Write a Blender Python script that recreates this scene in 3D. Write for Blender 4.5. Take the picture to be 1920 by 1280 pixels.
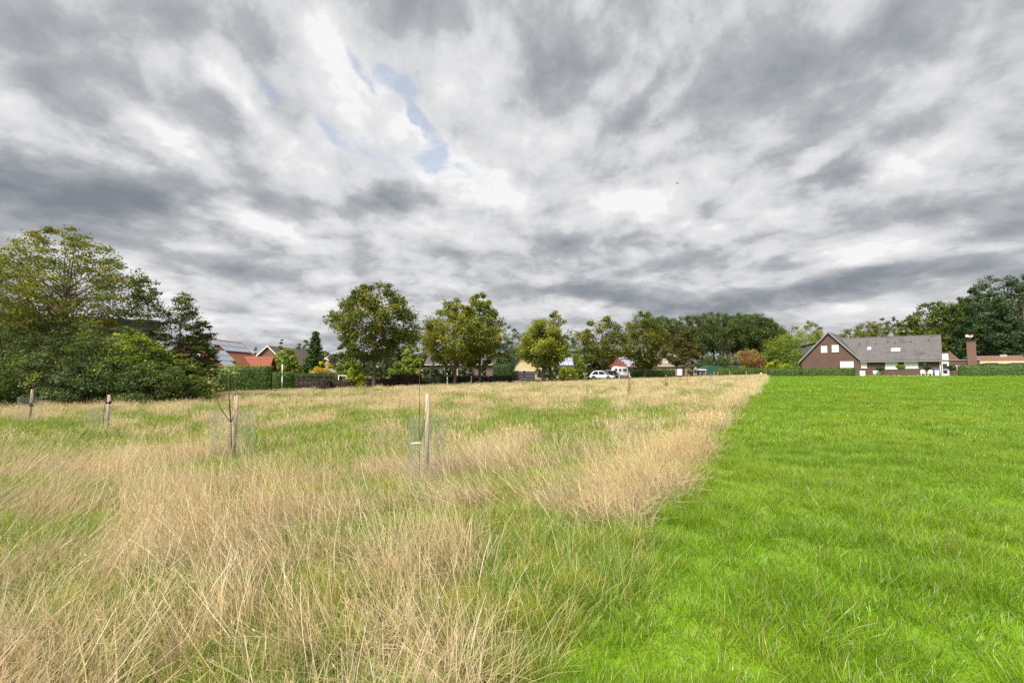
import bpy, math, random
import numpy as np
from math import radians, pi, sin, cos, atan2

# ------------------------------------------------------------------ clear
for o in list(bpy.data.objects):
    bpy.data.objects.remove(o)
SC = bpy.context.scene
COL = SC.collection

# ------------------------------------------------------------------ camera
F = 853.0                 # focal length in pixels of the 1920 wide frame (16 mm lens)
CAM_H = 2.0
HORIZON = 694.0
PITCH = math.atan((HORIZON - 640.0) / F)
cam_data = bpy.data.cameras.new('camera')
cam_data.sensor_width = 36.0
cam_data.lens = 36.0 * F / 1920.0
cam_data.clip_start = 0.1
cam_data.clip_end = 3000.0
cam = bpy.data.objects.new('camera', cam_data)
COL.objects.link(cam)
cam.location = (0, 0, CAM_H)
cam.rotation_euler = (pi / 2 + PITCH, 0, 0)
SC.camera = cam

# ------------------------------------------------------------------ light settings
EXPOSURE = 2.3
SUN_STRENGTH = 1.5
SUN_ANGLE = 22.0
SUN_ELEV = 52.0
SUN_AZ = 215.0            # compass style: 0 = +Y, 90 = +X  (behind the camera, slightly left)
SKY_STRENGTH = 0.1

SC.render.engine = 'CYCLES'
SC.view_settings.view_transform = 'Standard'
SC.view_settings.look = 'None'
SC.view_settings.gamma = 1.0
SC.view_settings.exposure = EXPOSURE
SC.view_settings.use_curve_mapping = False
SC.cycles.max_bounces = 6
SC.cycles.diffuse_bounces = 3
SC.cycles.glossy_bounces = 2
SC.cycles.transmission_bounces = 4
SC.cycles.transparent_max_bounces = 8
SC.cycles.use_denoising = False
SC.cycles.sample_clamp_indirect = 4.0
SC.cycles.pixel_filter_type = 'BLACKMAN_HARRIS'
SC.cycles.filter_width = 1.5

sun_data = bpy.data.lights.new('sun', 'SUN')
sun_data.energy = SUN_STRENGTH
sun_data.angle = radians(SUN_ANGLE)
sun_data.color = (1.0, 0.95, 0.87)
sun = bpy.data.objects.new('sun', sun_data)
COL.objects.link(sun)
sun.location = (0, 0, 60)
sun.rotation_euler = (radians(90 - SUN_ELEV), 0, radians(180 - SUN_AZ))


# ------------------------------------------------------------------ node helper
class NT:
    """small expression helper: every method adds a node and returns its output socket"""
    def __init__(self, tree):
        self.t = tree
        self.n = tree.nodes
        self.l = tree.links

    def node(self, kind, **props):
        nd = self.n.new(kind)
        for k, v in props.items():
            setattr(nd, k, v)
        return nd

    def put(self, sock, val):
        if isinstance(val, bpy.types.NodeSocket):
            self.l.new(val, sock)
        elif val is not None:
            sock.default_value = val

    def math(self, op, a, b=None, c=None, clamp=False):
        nd = self.node('ShaderNodeMath', operation=op, use_clamp=clamp)
        for s, v in zip(nd.inputs, (a, b, c)):
            self.put(s, v)
        return nd.outputs[0]

    def vec(self, op, a, b=None, scale=None):
        nd = self.node('ShaderNodeVectorMath', operation=op)
        self.put(nd.inputs[0], a)
        if b is not None:
            self.put(nd.inputs[1], b)
        if scale is not None:
            self.put(nd.inputs['Scale'], scale)
        return nd.outputs['Value'] if op in ('LENGTH', 'DOT_PRODUCT', 'DISTANCE') else nd.outputs[0]

    def noise(self, vec, scale, detail=4, rough=0.55, dist=0.0, lac=2.0, color=False):
        nd = self.node('ShaderNodeTexNoise')
        if vec is not None:
            self.put(nd.inputs['Vector'], vec)
        nd.inputs['Scale'].default_value = scale
        nd.inputs['Detail'].default_value = detail
        nd.inputs['Roughness'].default_value = rough
        nd.inputs['Distortion'].default_value = dist
        nd.inputs['Lacunarity'].default_value = lac
        return nd.outputs['Color'] if color else nd.outputs[0]

    def smooth(self, x, a, b, lo=0.0, hi=1.0):
        nd = self.node('ShaderNodeMapRange', interpolation_type='SMOOTHSTEP')
        self.put(nd.inputs[0], x)
        for i, v in enumerate((a, b, lo, hi)):
            nd.inputs[i + 1].default_value = v
        return nd.outputs[0]

    def lin(self, x, a, b, lo=0.0, hi=1.0):
        nd = self.node('ShaderNodeMapRange')
        self.put(nd.inputs[0], x)
        for i, v in enumerate((a, b, lo, hi)):
            nd.inputs[i + 1].default_value = v
        return nd.outputs[0]

    def mix(self, fac, a, b, mode='MIX'):
        nd = self.node('ShaderNodeMix', data_type='RGBA', blend_type=mode)
        self.put(nd.inputs[0], fac)
        for s, v in ((nd.inputs[6], a), (nd.inputs[7], b)):
            if isinstance(v, (tuple, list)):
                v = (*v[:3], 1.0)
            self.put(s, v)
        return nd.outputs[2]

    def ramp(self, fac, stops):
        nd = self.node('ShaderNodeValToRGB')
        cr = nd.color_ramp
        cr.interpolation = 'LINEAR'
        while len(cr.elements) < len(stops):
            cr.elements.new(0.5)
        for e, (p, c) in zip(cr.elements, stops):
            e.position = p
            e.color = (*c[:3], 1.0)
        self.put(nd.inputs[0], fac)
        return nd.outputs[0]

    def comb(self, x, y, z):
        nd = self.node('ShaderNodeCombineXYZ')
        for s, v in zip(nd.inputs, (x, y, z)):
            self.put(s, v)
        return nd.outputs[0]

    def sep(self, v):
        nd = self.node('ShaderNodeSeparateXYZ')
        self.put(nd.inputs[0], v)
        return nd.outputs


def pix_dir(px, py):
    u, v = (px - 960) / F, (640 - py) / F
    c, s = cos(PITCH), sin(PITCH)
    d = np.array((u, c - v * s, s + v * c))
    return d / np.linalg.norm(d)


def pix_azel(px, py):
    d = pix_dir(px, py)
    return atan2(d[0], d[1]), math.asin(d[2])


# ------------------------------------------------------------------ world: Nishita sky behind a broken cloud deck
world = bpy.data.worlds.new('World')
SC.world = world
world.use_nodes = True
wt = world.node_tree
wt.nodes.clear()
N = NT(wt)
tc = N.node('ShaderNodeTexCoord')
dirv = N.vec('NORMALIZE', tc.outputs['Generated'])
dx, dy, dz = N.sep(dirv)
sky = N.node('ShaderNodeTexSky', sky_type='NISHITA')
sky.sun_disc = False
sky.sun_elevation = radians(SUN_ELEV)
sky.sun_rotation = radians(SUN_AZ)
sky.altitude = 30
sky.air_density = 1.0
sky.dust_density = 1.0
zc = N.math('MAXIMUM', dz, 0.0)
den = N.math('ADD', zc, 0.30)
qx = N.math('DIVIDE', dx, den)
qy = N.math('DIVIDE', dy, den)
q = N.comb(qx, qy, 0.0)
az = N.math('ARCTAN2', dx, dy)
el = N.math('ARCSINE', N.math('MINIMUM', dz, 1.0))
# cylinder map: azimuth as a circle, height as a logarithm - lumps keep their shape and shrink towards the horizon
rr = N.math('SQRT', N.math('ADD', N.math('MULTIPLY', dx, dx), N.math('MULTIPLY', dy, dy)))
rr = N.math('MAXIMUM', rr, 0.05)
lg = N.math('MULTIPLY', N.math('LOGARITHM', N.math('ADD', zc, 0.30), math.e), -1.25)
p3 = N.comb(N.math('DIVIDE', dx, rr), N.math('DIVIDE', dy, rr), lg)
wc = N.noise(p3, 2.6, 8, 0.60, color=True)
wv = N.vec('SUBTRACT', wc, (0.5, 0.5, 0.5))
azel0 = N.comb(az, el, 0.0)
azel = N.vec('ADD', azel0, N.vec('MULTIPLY', wv, (0.26, 0.17, 0.0)))


def cloud_blob(px, py, rx, ry, rot, w, src=None):
    """soft elliptical cloud bank round one direction; radii in pixels of the photograph, rot in degrees"""
    a0, e0 = pix_azel(px, py)
    a1, _ = pix_azel(px + 20, py)
    _, e1 = pix_azel(px, py - 20)
    sa, se = (a1 - a0) / 20.0, (e1 - e0) / 20.0
    mp = N.node('ShaderNodeMapping', vector_type='TEXTURE')
    N.put(mp.inputs['Vector'], src if src is not None else azel)
    mp.inputs['Location'].default_value = (a0, e0, 0)
    mp.inputs['Rotation'].default_value = (0, 0, radians(rot))
    mp.inputs['Scale'].default_value = (rx * abs(sa), ry * abs(se), 1)
    return N.smooth(N.vec('LENGTH', mp.outputs[0]), 1.0, 0.0, 0.0, w)


def total(socks):
    t = socks[0]
    for s in socks[1:]:
        t = N.math('ADD', t, s)
    return t


#   px    py    rx   ry  rot  weight   (dark banks negative, bright breaks positive)
BANKS = [
    (60, 60, 520, 130, -18, -.22), (330, 60, 300, 120, -20, -.10), (120, 330, 420, 90, 5, -.18),
    (230, 395, 520, 85, -6, -.30), (60, 400, 340, 80, 0, -.14), (430, 330, 260, 110, -10, -.10),
    (220, 190, 260, 60, -25, .16), (330, 265, 220, 45, -15, .16), (20, 190, 160, 50, -10, .05),
    (430, 155, 130, 75, -40, .38), (640, 130, 150, 210, 30, .15), (540, 260, 150, 90, -30, .16),
    (620, 60, 90, 110, 35, .12), (760, 230, 260, 150, -20, .20), (900, 130, 120, 120, 40, .18),
    (880, 340, 170, 60, -20, .30), (760, 330, 130, 60, 0, .05), (730, 375, 140, 45, 10, -.26),
    (500, 430, 190, 55, -8, .34), (610, 470, 300, 70, 0, .14), (520, 535, 160, 40, -10, -.16),
    (780, 30, 200, 80, -20, -.14), (1060, 120, 190, 150, 20, -.20), (1200, 210, 190, 55, 28, -.26),
    (1120, 150, 70, 50, 0, .16), (1000, 300, 160, 90, 20, .12), (1240, 285, 130, 45, 15, .26),
    (1400, 150, 260, 110, 20, -.26), (1650, 60, 420, 110, 12, -.16), (1500, 240, 260, 70, 25, -.12),
    (1700, 190, 300, 60, 22, .08), (1540, 335, 110, 40, 0, -.28), (1700, 330, 240, 70, 15, .24),
    (1500, 310, 90, 30, 20, .20), (1330, 350, 160, 60, 0, .05), (1220, 400, 260, 70, 0, .18),
    (1400, 430, 260, 60, 0, .16), (1620, 460, 200, 50, 0, .20), (1850, 150, 200, 60, 25, -.08),
    (1860, 420, 200, 80, 0, -.06), (1050, 480, 220, 45, 0, -.12), (1330, 490, 260, 40, 0, -.10),
    (1100, 566, 460, 36, 0, -.34), (1480, 556, 460, 44, 4, -.32), (1700, 500, 300, 40, 8, -.10),
    (800, 540, 300, 36, 0, -.06), (650, 575, 220, 40, 0, .14), (1060, 590, 120, 28, 0, .24),
    (420, 600, 240, 40, 0, .12), (1620, 590, 160, 30, 0, .20), (250, 520, 220, 50, -10, .16),
    (100, 450, 130, 30, -15, .06), (1330, 600, 400, 24, 0, .05), (720, 300, 1, 1, 0, 0), (960, 400, 160, 60, 0, .10),
]
shape = total([cloud_blob(*b) for b in BANKS])
HOLES = [
    (500, 175, 70, 26, -55, 1.0), (715, 135, 70, 26, -55, 1.0), (775, 180, 90, 34, -50, .9),
    (810, 250, 100, 26, -55, .85), (630, 245, 70, 32, -40, .9), (705, 285, 110, 50, -20, .75),
    (860, 325, 95, 34, -20, .9), (800, 300, 90, 32, -30, .75), (780, 150, 40, 24, -50, .8),
]
holes = total([cloud_blob(*b) for b in HOLES])
# fine structure of the cloud deck: lumps, lit from above and darker below, with billowed edges
pw = N.vec('ADD', p3, N.vec('SCALE', wv, scale=0.15))
n5 = N.noise(p3, 26.0, 5, 0.6)
n6 = N.noise(pw, 13.0, 6, 0.6)
n1 = N.noise(pw, 2.3, 10, 0.57)
h1 = N.noise(pw, 4.2, 9, 0.56)
h2 = N.noise(N.vec('ADD', pw, (0.02, 0.0, -0.075)), 4.2, 7, 0.54)
n3 = N.noise(pw, 8.0, 9, 0.64)
n4 = N.noise(p3, 4.2, 10, 0.62)
fold = N.math('ABSOLUTE', N.math('MULTIPLY_ADD', N.noise(pw, 5.0, 8, 0.56), 2.0, -1.0))
lum = N.math('MULTIPLY_ADD', shape, 1.25, 0.622)
low = N.smooth(dz, 0.55, 0.15, 0.55, 1.25)       # lumps read crisper low over the horizon, softer overhead
lum = N.math('MULTIPLY_ADD', N.math('MULTIPLY', N.math('SUBTRACT', h1, h2), low), 1.05, lum)
lum = N.math('MULTIPLY_ADD', N.math('SUBTRACT', n1, 0.5), 0.38, lum)
lum = N.math('MULTIPLY_ADD', N.math('SUBTRACT', n3, 0.5), 0.50, lum)
lum = N.math('MULTIPLY_ADD', N.math('SUBTRACT', n4, 0.5), 0.40, lum)
lum = N.math('MULTIPLY_ADD', N.math('SUBTRACT', n5, 0.5), 0.24, lum)
lum = N.math('MULTIPLY_ADD', N.math('MULTIPLY', N.math('SUBTRACT', n6, 0.5), low), 0.55, lum)
lum = N.math('MULTIPLY_ADD', N.math('SUBTRACT', 0.20, fold), 0.30, lum)
cloud_col = N.ramp(lum, [(0.0, (.225, .25, .285)), (0.20, (.29, .315, .352)), (0.38, (.385, .405, .44)), (0.53, (.475, .488, .515)),
                         (0.62, (.585, .594, .615)), (0.72, (.69, .697, .714)), (0.90, (.81, .813, .825)), (1.0, (.93, .93, .93))])
K = 1.0 / (SKY_STRENGTH * 2 ** EXPOSURE)
cloud_lin = N.vec('SCALE', cloud_col, scale=K)
hole_n = N.math('ADD', holes, N.math('MULTIPLY', N.math('SUBTRACT', n4, 0.5), 2.6))
hole_n = N.math('ADD', hole_n, N.math('MULTIPLY', N.math('SUBTRACT', n6, 0.5), 3.5))
hole_n = N.math('ADD', hole_n, N.math('MULTIPLY', N.math('SUBTRACT', n3, 0.5), 4.0))
hole = N.math('MULTIPLY', N.smooth(hole_n, 0.20, 1.5, 0.0, 0.72), N.smooth(holes, 0.02, 0.35))
clear = N.vec('ADD', N.vec('SCALE', sky.outputs[0], scale=0.17), (0.33 * K, 0.37 * K, 0.44 * K))
final = N.mix(hole, cloud_lin, clear)
final = N.mix(N.smooth(dz, -0.02, -0.25), final, (.30 * K, .30 * K, .29 * K))
bg = N.node('ShaderNodeBackground')
N.put(bg.inputs['Color'], final)
bg.inputs['Strength'].default_value = SKY_STRENGTH
wo = N.node('ShaderNodeOutputWorld')
N.l.new(bg.outputs[0], wo.inputs['Surface'])
world.cycles.sampling_method = 'MANUAL'
world.cycles.sample_map_resolution = 512


# ------------------------------------------------------------------ terrain
def ground_z(x, y):
    x = np.asarray(x, float)
    y = np.asarray(y, float)
    return (1.8 * np.tanh(0.016 * x / 1.8)
            + 0.035 * np.sin(x * 0.9 + 1.3 * np.sin(y * .31)) * np.sin(y * 0.7 + 0.8)
            + 0.03 * np.sin(x * 0.23 + 2.0) * np.cos(y * .19))


def gz(x, y):
    return float(ground_z(x, y))


def px_x(px, d):
    return (px - 960.0) / F * d


def py_z(py, d):
    v = (640 - py) / F
    c, s = cos(PITCH), sin(PITCH)
    return CAM_H + d * (s + v * c) / (c - v * s)


def on_ground(px, py):
    """where the line of sight through a pixel of the photograph meets the field"""
    d = pix_dir(px, py)
    t = CAM_H / max(1e-4, -d[2])
    for _ in range(6):
        t = (CAM_H - gz(d[0] * t, d[1] * t)) / max(1e-4, -d[2])
    return d[0] * t, d[1] * t


EDGE_M, EDGE_C = 0.575, -1.55           # x of the line where the mown field meets the long grass


def edge_x(y):
    return EDGE_M * y + EDGE_C


# ------------------------------------------------------------------ numpy value noise
def vnoise(x, y, seed=0):
    x = np.asarray(x, float)
    y = np.asarray(y, float)
    xi = np.floor(x).astype(np.int64)
    yi = np.floor(y).astype(np.int64)
    fx, fy = x - xi, y - yi
    fx = fx * fx * (3 - 2 * fx)
    fy = fy * fy * (3 - 2 * fy)

    def h(a, b):
        n = (a * 374761393 + b * 668265263 + seed * 2147483 + 1013904223) & 0x7fffffff
        n = ((n ^ (n >> 13)) * 1274126177) & 0x7fffffff
        n = (n ^ (n >> 16)) & 0xffff
        return n / 65535.0
    return (h(xi, yi) * (1 - fx) + h(xi + 1, yi) * fx) * (1 - fy) + (h(xi, yi + 1) * (1 - fx) + h(xi + 1, yi + 1) * fx) * fy


def fbm(x, y, seed=0, octv=3):
    t, a, s = 0, 0.5, 0
    for k in range(octv):
        t = t + a * vnoise(x * 2 ** k, y * 2 ** k, seed + 17 * k)
        s += a
        a *= .5
    return t / s


# ------------------------------------------------------------------ materials
def new_mat(name):
    m = bpy.data.materials.new(name)
    m.use_nodes = True
    m.node_tree.nodes.clear()
    t = NT(m.node_tree)
    out = t.node('ShaderNodeOutputMaterial')
    return m, t, out


def principled(t, out, color, rough=0.7, spec=0.3, metal=0.0, normal=None):
    p = t.node('ShaderNodeBsdfPrincipled')
    if isinstance(color, (tuple, list)):
        color = (*color[:3], 1.0)
    t.put(p.inputs['Base Color'], color)
    t.put(p.inputs['Roughness'], rough)
    p.inputs['Specular IOR Level'].default_value = spec
    p.inputs['Metallic'].default_value = metal
    if normal is not None:
        t.l.new(normal, p.inputs['Normal'])
    t.l.new(p.outputs[0], out.inputs['Surface'])
    return p


def objco(t):
    return t.node('ShaderNodeTexCoord').outputs['Object']


def bump(t, h, strength=0.3, dist=0.02):
    b = t.node('ShaderNodeBump')
    b.inputs['Strength'].default_value = strength
    b.inputs['Distance'].default_value = dist
    t.l.new(h, b.inputs['Height'])
    return b.outputs[0]


def simple_mat(name, color, rough=0.6, spec=0.3, metal=0.0, var=0.15, scale=3.0):
    m, t, out = new_mat(name)
    n = t.noise(objco(t), scale, 5, .6)
    c = t.mix(n, tuple(v * (1 - var) for v in color), tuple(min(1, v * (1 + var)) for v in color))
    principled(t, out, c, rough, spec, metal)
    return m


def brick_mat(name, c1, c2, mortar, bw=0.24, bh=0.075):
    m, t, out = new_mat(name)
    x, y, z = t.sep(objco(t))
    v = t.comb(t.math('ADD', x, y), z, 0.0)
    b = t.node('ShaderNodeTexBrick')
    t.put(b.inputs['Vector'], v)
    b.inputs['Color1'].default_value = (*c1, 1)
    b.inputs['Color2'].default_value = (*c2, 1)
    b.inputs['Mortar'].default_value = (*mortar, 1)
    b.inputs['Scale'].default_value = 1.0
    b.inputs['Mortar Size'].default_value = 0.008
    b.inputs['Brick Width'].default_value = bw
    b.inputs['Row Height'].default_value = bh
    n = t.noise(objco(t), 0.8, 5, .65)
    c = t.mix(t.lin(n, .3, .7, 0, .35), b.outputs[0], tuple(v * .6 for v in c1))
    principled(t, out, c, .85, .2, normal=bump(t, b.outputs['Fac'], -.3, .01))
    return m


def tile_mat(name, c1, c2, moss=(.10, .10, .07), mossy=0.3, along='x', row=0.32, col=0.28):
    """roof tiles: courses and columns in relief, weathered"""
    m, t, out = new_mat(name)
    x, y, z = t.sep(objco(t))
    u = x if along == 'x' else y
    s = t.math('MULTIPLY', z, 1.45)
    b = t.node('ShaderNodeTexBrick')
    t.put(b.inputs['Vector'], t.comb(u, s, 0.0))
    b.offset = 0.0
    b.inputs['Color1'].default_value = (*c1, 1)
    b.inputs['Color2'].default_value = (*c2, 1)
    b.inputs['Mortar'].default_value = (*[v * .45 for v in c1], 1)
    b.inputs['Scale'].default_value = 1.0
    b.inputs['Mortar Size'].default_value = 0.02
    b.inputs['Brick Width'].default_value = col
    b.inputs['Row Height'].default_value = row
    n = t.noise(objco(t), 0.55, 8, .7)
    c = t.mix(t.smooth(n, .48, .72, 0, mossy), b.outputs[0], moss)
    n2 = t.noise(objco(t), 9, 3, .6)
    c = t.mix(t.lin(n2, .3, .7, 0, .3), c, tuple(v * .6 for v in c1))
    saw = t.math('FRACT', t.math('DIVIDE', s, row))
    wav = t.math('SINE', t.math('MULTIPLY', u, 2 * pi / col))
    h = t.math('MULTIPLY_ADD', wav, .35, t.math('MULTIPLY', saw, -1.0))
    principled(t, out, c, .75, .3, normal=bump(t, h, .9, .04))
    return m


def leaf_mat(name, trans=0.35, rough=0.55, gloss=0.02):
    m, t, out = new_mat(name)
    a = t.node('ShaderNodeAttribute', attribute_name='col')
    oi = t.node('ShaderNodeObjectInfo')
    c = t.mix(1.0, a.outputs['Color'], t.ramp(oi.outputs['Random'], [(0, (.86, .86, .86)), (1, (1.12, 1.12, 1.12))]), 'MULTIPLY')
    d = t.node('ShaderNodeBsdfDiffuse')
    t.put(d.inputs[0], c)
    tr = t.node('ShaderNodeBsdfTranslucent')
    t.put(tr.inputs[0], t.mix(1.0, c, (1.15, 1.1, .6), 'MULTIPLY'))
    mx = t.node('ShaderNodeMixShader')
    mx.inputs[0].default_value = trans
    t.l.new(d.outputs[0], mx.inputs[1])
    t.l.new(tr.outputs[0], mx.inputs[2])
    g = t.node('ShaderNodeBsdfGlossy')
    g.inputs['Roughness'].default_value = rough
    g.inputs['Color'].default_value = (.8, .8, .8, 1)
    m2 = t.node('ShaderNodeMixShader')
    m2.inputs[0].default_value = gloss
    t.l.new(mx.outputs[0], m2.inputs[1])
    t.l.new(g.outputs[0], m2.inputs[2])
    t.l.new(m2.outputs[0], out.inputs['Surface'])
    return m


def grass_mat(name, kind):
    """blade colour = its own tint times a slow change of colour over the field"""
    m, t, out = new_mat(name)
    a = t.node('ShaderNodeAttribute', attribute_name='col')
    pos = t.node('ShaderNodeNewGeometry').outputs['Position']
    oi = t.node('ShaderNodeObjectInfo')
    rnd = t.ramp(oi.outputs['Random'], [(0, (.82, .82, .82)), (1, (1.18, 1.18, 1.18))])
    c = t.mix(1.0, a.outputs['Color'], rnd, 'MULTIPLY')
    n1 = t.noise(pos, .35, 4, .6)
    n2 = t.noise(pos, 1.7, 3, .6)
    if kind == 'lawn':
        c = t.mix(t.smooth(n1, .42, .66, 0, .40), c, t.mix(1.0, c, (1.45, 1.10, .9), 'MULTIPLY'))
        c = t.mix(t.smooth(n2, .55, .75, 0, .55), c, t.mix(1.0, c, (.72, .78, .85), 'MULTIPLY'))
        n3 = t.noise(pos, 1.1, 5, .7)
        c = t.mix(t.smooth(n3, .60, .74, 0, .75), c, t.mix(1.0, c, (1.15, .70, 1.6), 'MULTIPLY'))
        tr, gl = .45, .03
    elif kind == 'dry':
        c = t.mix(t.smooth(n1, .40, .62, 0, .5), c, t.mix(1.0, c, (1.0, .90, .84), 'MULTIPLY'))
        c = t.mix(t.smooth(n2, .5, .75, 0, .5), c, t.mix(1.0, c, (.92, 1.02, .78), 'MULTIPLY'))
        tr, gl = .35, .03
    else:
        c = t.mix(t.smooth(n2, .42, .7, 0, .7), c, t.mix(1.0, c, (1.7, 1.2, 1.0), 'MULTIPLY'))
        tr, gl = .42, .03
    d = t.node('ShaderNodeBsdfDiffuse')
    t.put(d.inputs[0], c)
    trn = t.node('ShaderNodeBsdfTranslucent')
    t.put(trn.inputs[0], c)
    mx = t.node('ShaderNodeMixShader')
    mx.inputs[0].default_value = tr
    t.l.new(d.outputs[0], mx.inputs[1])
    t.l.new(trn.outputs[0], mx.inputs[2])
    g = t.node('ShaderNodeBsdfGlossy')
    g.inputs['Roughness'].default_value = .35
    m2 = t.node('ShaderNodeMixShader')
    m2.inputs[0].default_value = gl
    t.l.new(mx.outputs[0], m2.inputs[1])
    t.l.new(g.outputs[0], m2.inputs[2])
    t.l.new(m2.outputs[0], out.inputs['Surface'])
    return m


def bark_mat(name, c):
    m, t, out = new_mat(name)
    x, y, z = t.sep(objco(t))
    n = t.noise(t.comb(t.math('MULTIPLY', x, 6.0), t.math('MULTIPLY', y, 6.0), z), 2.2, 7, .7)
    col = t.mix(n, tuple(v * .5 for v in c), tuple(v * 1.45 for v in c))
    principled(t, out, col, .9, .15, normal=bump(t, n, .8, .04))
    return m


M = {}
M['leaf'] = leaf_mat('leaves', .42)
M['needle'] = leaf_mat('needles', .15)
M['lawn'] = grass_mat('lawn blades', 'lawn')
M['dry'] = grass_mat('dry stalks', 'dry')
M['green'] = grass_mat('green blades', 'green')
M['bark'] = bark_mat('grey brown bark', (.17, .13, .10))
M['bark_dark'] = bark_mat('dark bark', (.085, .07, .055))
M['twig'] = simple_mat('twig bark', (.10, .055, .04), .6, .3)
M['stake'] = bark_mat('peeled pine stake', (.50, .39, .29))
M['brick_dark'] = brick_mat('dark red brown brick', (.148, .080, .064), (.12, .064, .053), (.13, .108, .096))
M['brick_red'] = brick_mat('red brick', (.24, .10, .075), (.19, .085, .065), (.26, .21, .18))
M['brick_plum'] = brick_mat('plum brick', (.20, .12, .12), (.16, .10, .10), (.22, .19, .18))
M['brick_chim'] = brick_mat('chimney brick', (.21, .10, .085), (.17, .085, .07), (.19, .15, .13))
M['brick_tan'] = brick_mat('tan brick', (.30, .21, .16), (.26, .18, .13), (.32, .27, .22))
M['tile_grey_x'] = tile_mat('weathered grey tiles', (.165, .150, .147), (.125, .114, .114), (.050, .050, .044), .75, 'x')
M['tile_grey_y'] = tile_mat('weathered grey tiles on the gable', (.165, .150, .147), (.125, .114, .114), (.050, .050, .044), .75, 'y')
M['tile_orange'] = tile_mat('orange clay tiles', (.33, .10, .06), (.27, .08, .05), (.14, .08, .05), .25, 'y')
M['tile_orange_x'] = tile_mat('orange clay tiles on the dormer', (.33, .10, .06), (.27, .08, .05), (.14, .08, .05), .25, 'x')
M['tile_brown'] = tile_mat('brown tiles', (.15, .11, .09), (.12, .09, .075), (.07, .07, .05), .4, 'y')
M['tile_brown_x'] = tile_mat('grey brown tiles', (.13, .11, .10), (.10, .09, .085), (.07, .07, .05), .4, 'x')
LDARK = [((.105, .155, .040), 5), ((.08, .125, .036), 4), ((.145, .19, .045), 2)]
LBLUE = [((.10, .155, .065), 5), ((.08, .13, .058), 4), ((.14, .18, .07), 2)]
M['tile_red'] = tile_mat('dark red tiles', (.20, .055, .045), (.16, .05, .04), (.08, .05, .04), .3, 'x')
M['tile_slate'] = tile_mat('dark slate tiles', (.06, .06, .07), (.05, .05, .055), (.05, .06, .04), .3, 'x')
M['tile_old'] = tile_mat('old reddish tiles', (.24, .13, .10), (.20, .11, .09), (.12, .11, .08), .5, 'x')
M['white'] = simple_mat('white paint', (.78, .78, .77), .45, .4, var=.06)
M['shutter'] = simple_mat('white roller shutter', (.74, .75, .76), .5, .4, var=.05)
M['fascia'] = simple_mat('grey fascia board', (.25, .255, .27), .55, .3)
M['cream'] = simple_mat('cream render', (.60, .50, .28), .85, .2, var=.08, scale=.7)
M['beige'] = simple_mat('beige render', (.42, .37, .26), .85, .2, var=.08, scale=.7)
M['render_white'] = simple_mat('white render', (.68, .66, .62), .85, .2, var=.08, scale=.7)
M['cladding'] = simple_mat('dark grey cladding', (.085, .09, .085), .6, .3)
M['metal'] = simple_mat('zinc grey metal', (.38, .40, .42), .4, .5, .6)
M['black'] = simple_mat('black rubber', (.02, .02, .02), .7, .3)
M['darkgrey'] = simple_mat('dark grey plastic', (.05, .052, .06), .55, .4)
M['anthracite'] = simple_mat('anthracite fence panel', (.035, .036, .048), .5, .4)
M['blue'] = simple_mat('blue plastic', (.03, .09, .35), .45, .4)
M['yellow'] = simple_mat('yellow ochre glaze', (.60, .36, .03), .4, .5)
M['red'] = simple_mat('red paint', (.50, .03, .03), .45, .4)
M['tarp'] = simple_mat('green tarpaulin', (.028, .085, .055), .55, .4, var=.25, scale=1.5)
M['stone'] = simple_mat('pale stone', (.42, .38, .32), .85, .2, var=.3, scale=2)
M['asphalt'] = simple_mat('asphalt', (.055, .055, .055), .9, .2, var=.2, scale=5)
M['gravel'] = simple_mat('pale gravel', (.36, .33, .28), .9, .2, var=.3, scale=9)
M['wire'] = simple_mat('galvanised wire', (.40, .42, .39), .5, .5, .3)
M['tag'] = simple_mat('white plastic label', (.75, .74, .66), .5, .4)
M['ink'] = simple_mat('blue grey ink', (.12, .14, .28), .6, .2)


def car_paint(name, c):
    m, t, out = new_mat(name)
    p = principled(t, out, c, .25, .5)
    p.inputs['Coat Weight'].default_value = .6
    p.inputs['Coat Roughness'].default_value = .08
    return m


def glass_mat(name, c=(.02, .025, .03), rough=.06):
    m, t, out = new_mat(name)
    n = t.noise(objco(t), .6, 3, .5)
    principled(t, out, t.mix(n, c, tuple(v * 2.2 for v in c)), rough, .7)
    return m


M['paint_white'] = car_paint('white car paint', (.74, .75, .77))
M['paint_dark'] = car_paint('dark car paint', (.025, .026, .035))
M['glass'] = glass_mat('window glass')
M['solar'] = glass_mat('solar glass', (.20, .215, .25), .16)
M['lens'] = glass_mat('lamp lens', (.30, .32, .34), .1)


def ground_mat(name, kind):
    m, t, out = new_mat(name)
    pos = t.node('ShaderNodeNewGeometry').outputs['Position']
    big = t.noise(pos, .25, 5, .6)
    mid = t.noise(pos, 2.1, 6, .65)
    fine = t.noise(pos, 30, 5, .7)
    if kind == 'lawn':
        c = t.mix(t.smooth(big, .38, .66), (.13, .26, .012), (.20, .33, .02))
        c = t.mix(t.smooth(mid, .5, .75, 0, .6), c, (.075, .125, .014))
        c = t.mix(t.smooth(fine, .55, .8, 0, .45), c, (.05, .055, .02))
    else:
        c = t.mix(t.smooth(mid, .38, .62), (.16, .125, .06), (.075, .095, .025))
        c = t.mix(t.smooth(big, .45, .7, 0, .5), c, (.24, .19, .10))
        c = t.mix(t.smooth(fine, .55, .8, 0, .5), c, (.05, .042, .022))
    h = t.math('MULTIPLY_ADD', fine, .4, mid)
    principled(t, out, c, .95, .1, normal=bump(t, h, .7, .06))
    return m


M['lawn_ground'] = ground_mat('mown turf', 'lawn')
M['meadow_ground'] = ground_mat('thatch and soil', 'meadow')


# ------------------------------------------------------------------ object helpers
def link(o, parent=None):
    COL.objects.link(o)
    if parent is not None:
        o.parent = parent
    return o


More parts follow.
